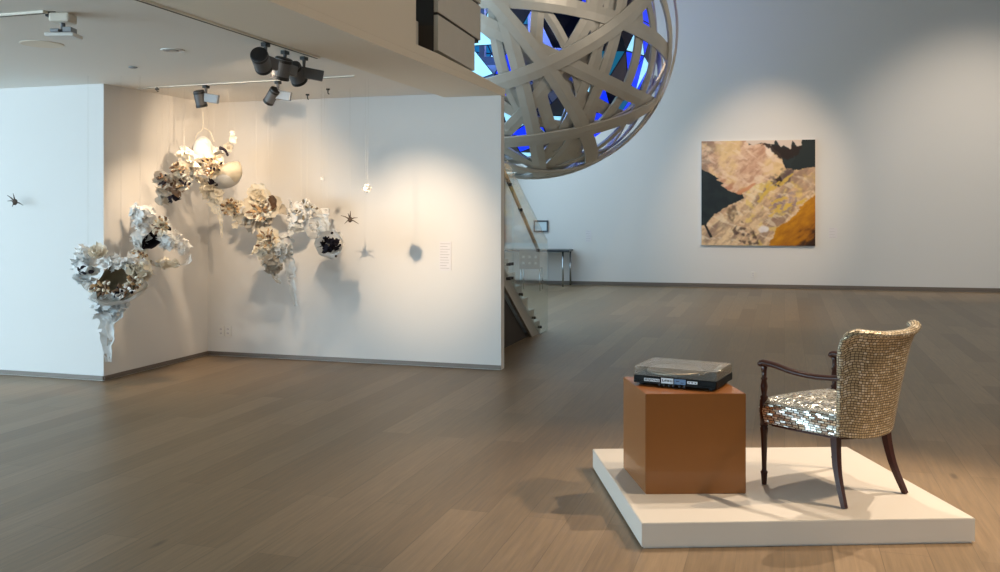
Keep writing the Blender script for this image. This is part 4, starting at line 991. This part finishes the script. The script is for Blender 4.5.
spot('cluster_spot', lamps[0][0], wallC(240, 195), 150, 56, 1, WARM, .02)
spot('cluster_spot', lamps[3][0], P(195, 160, 9.8), 75, 62, 1, WARM, .02)
spot('cluster_spot', lamps[4][0], P(170, 300, 9.0), 85, 100, 1, WARM, .02)
spot('cluster_spot', (-4.7, 5.6, 2.62), P(128, 262, 8.1), 85, 24, 1, (1, .9, .78), .03)
# daylight through the window walls, plus an added up-light
area('window_and_fill_light', (-10.1, 2.2, 1.45), (0, 3.0, 2.2), 14, 2.4, 740, COOL)
area('window_and_fill_light', (-7.4, -6.9, 1.45), (-6, 3, 1.3), 5.5, 2.4, 130, COOL)
wm = wl-BD*5.0
area('window_and_fill_light', wm+CD*.25+Vector((0, 0, 3.4)), wm+CD*5+Vector((0, 0, 2.2)), 9, 6, 500, COOL)
area('window_and_fill_light', (-9.9, 1.5, .8), (-4.5, 3.2, 2.73), 12, 1.0, 260, COOL)  # added up-light to brighten the low ceiling, not a window
# plinth and hall spots from the tall ceiling, plus added fill lights
spot('hall_spot', (4.6, 6.6, 6.8), (1.6, 4.9, .3), 1250, 26, .6, WARM2, .05)
spot('hall_spot', (6.6, 3.9, 6.8), (1.6, 4.9, .3), 1500, 26, .6, WARM, .05)
spot('hall_spot', (1.6, 7.6, 6.8), (1.6, 4.9, .3), 650, 24, .6, WARM2, .05)
spot('hall_spot', (5.2, 13.0, 7.2), wallpt(760, 190), 1500, 32, 1, WARM, .06)
spot('hall_spot', (9.0, 12.5, 7.2), wallpt(960, 190), 1100, 50, 1, WARM2, .06)
spot('hall_spot', (3.2, 12.0, 7.2), (3.6, 14.5, 0), 500, 50, 1, WARM, .06)
spot('hall_spot', (6.2, 3.0, 7.2), (4.0, 3.9, 0), 1500, 44, 1, WARM, .06)
spot('hall_spot', (2.6, 5.5, 6.9), SC+Vector((0, -1, -.6)), 560, 45, 1, WARM2, .1)  # added spot that brightens the sphere's bands from the camera side
area('hall_fill', (9.5, 2.5, 4.2), (-1, 6, 3), 4, 3, 170, WARM2)  # added soft fill to brighten the fascia and beam, no fixture
# blue stage lamps inside the sphere
point('blue_lamp', SC+Vector((.3, -.1, .3)), 90, (.12, .25, 1), .3)
point('blue_lamp', SC+Vector((-.4, -.9, -1.1)), 30, (.15, .3, 1), .2)
point('room_lamp', SC+Vector((-.3, -.2, .1)), 25, (.8, .9, 1), .2)
spot('blue_lamp', SC+Vector((1.4, 1.6, 1.9)), wallpt(705, -20), 60, 70, 1, (.15, .25, 1), .1)

# ------------------------------------------------------------------ world, camera
w = bpy.data.worlds.new('World'); scene.world = w; w.use_nodes = True; nt = w.node_tree
bg = nt.nodes['Background']; tc = nt.nodes.new('ShaderNodeTexCoord'); sep = nt.nodes.new('ShaderNodeSeparateXYZ'); rp = nt.nodes.new('ShaderNodeValToRGB')
nt.links.new(tc.outputs['Generated'], sep.inputs[0]); mr = nt.nodes.new('ShaderNodeMapRange'); mr.inputs[1].default_value = -.3; mr.inputs[2].default_value = .8
nt.links.new(sep.outputs['Z'], mr.inputs[0]); nt.links.new(mr.outputs[0], rp.inputs[0]); nt.links.new(rp.outputs[0], bg.inputs['Color'])
rp.color_ramp.elements[0].color = srgb(150, 180, 192); rp.color_ramp.elements[1].color = srgb(176, 222, 240)
bg.inputs['Strength'].default_value = 1.0
cd = bpy.data.cameras.new('camera'); cam = bpy.data.objects.new('camera', cd); C.objects.link(cam)
cam.location = (0, 0, CAMZ); cam.rotation_euler = (R(90), 0, 0); cd.sensor_width = 36; cd.lens = F/1000*36; cd.shift_y = -(286-HOR)/1000
cd.clip_end = 200
scene.camera = cam
scene.view_settings.view_transform = 'Standard'
scene.view_settings.look = 'None'
scene.cycles.use_denoising = True
scene.cycles.max_bounces = 8
scene.cycles.sample_clamp_indirect = 4
scene.cycles.caustics_reflective = False; scene.cycles.caustics_refractive = False
scene.cycles.transparent_max_bounces = 12
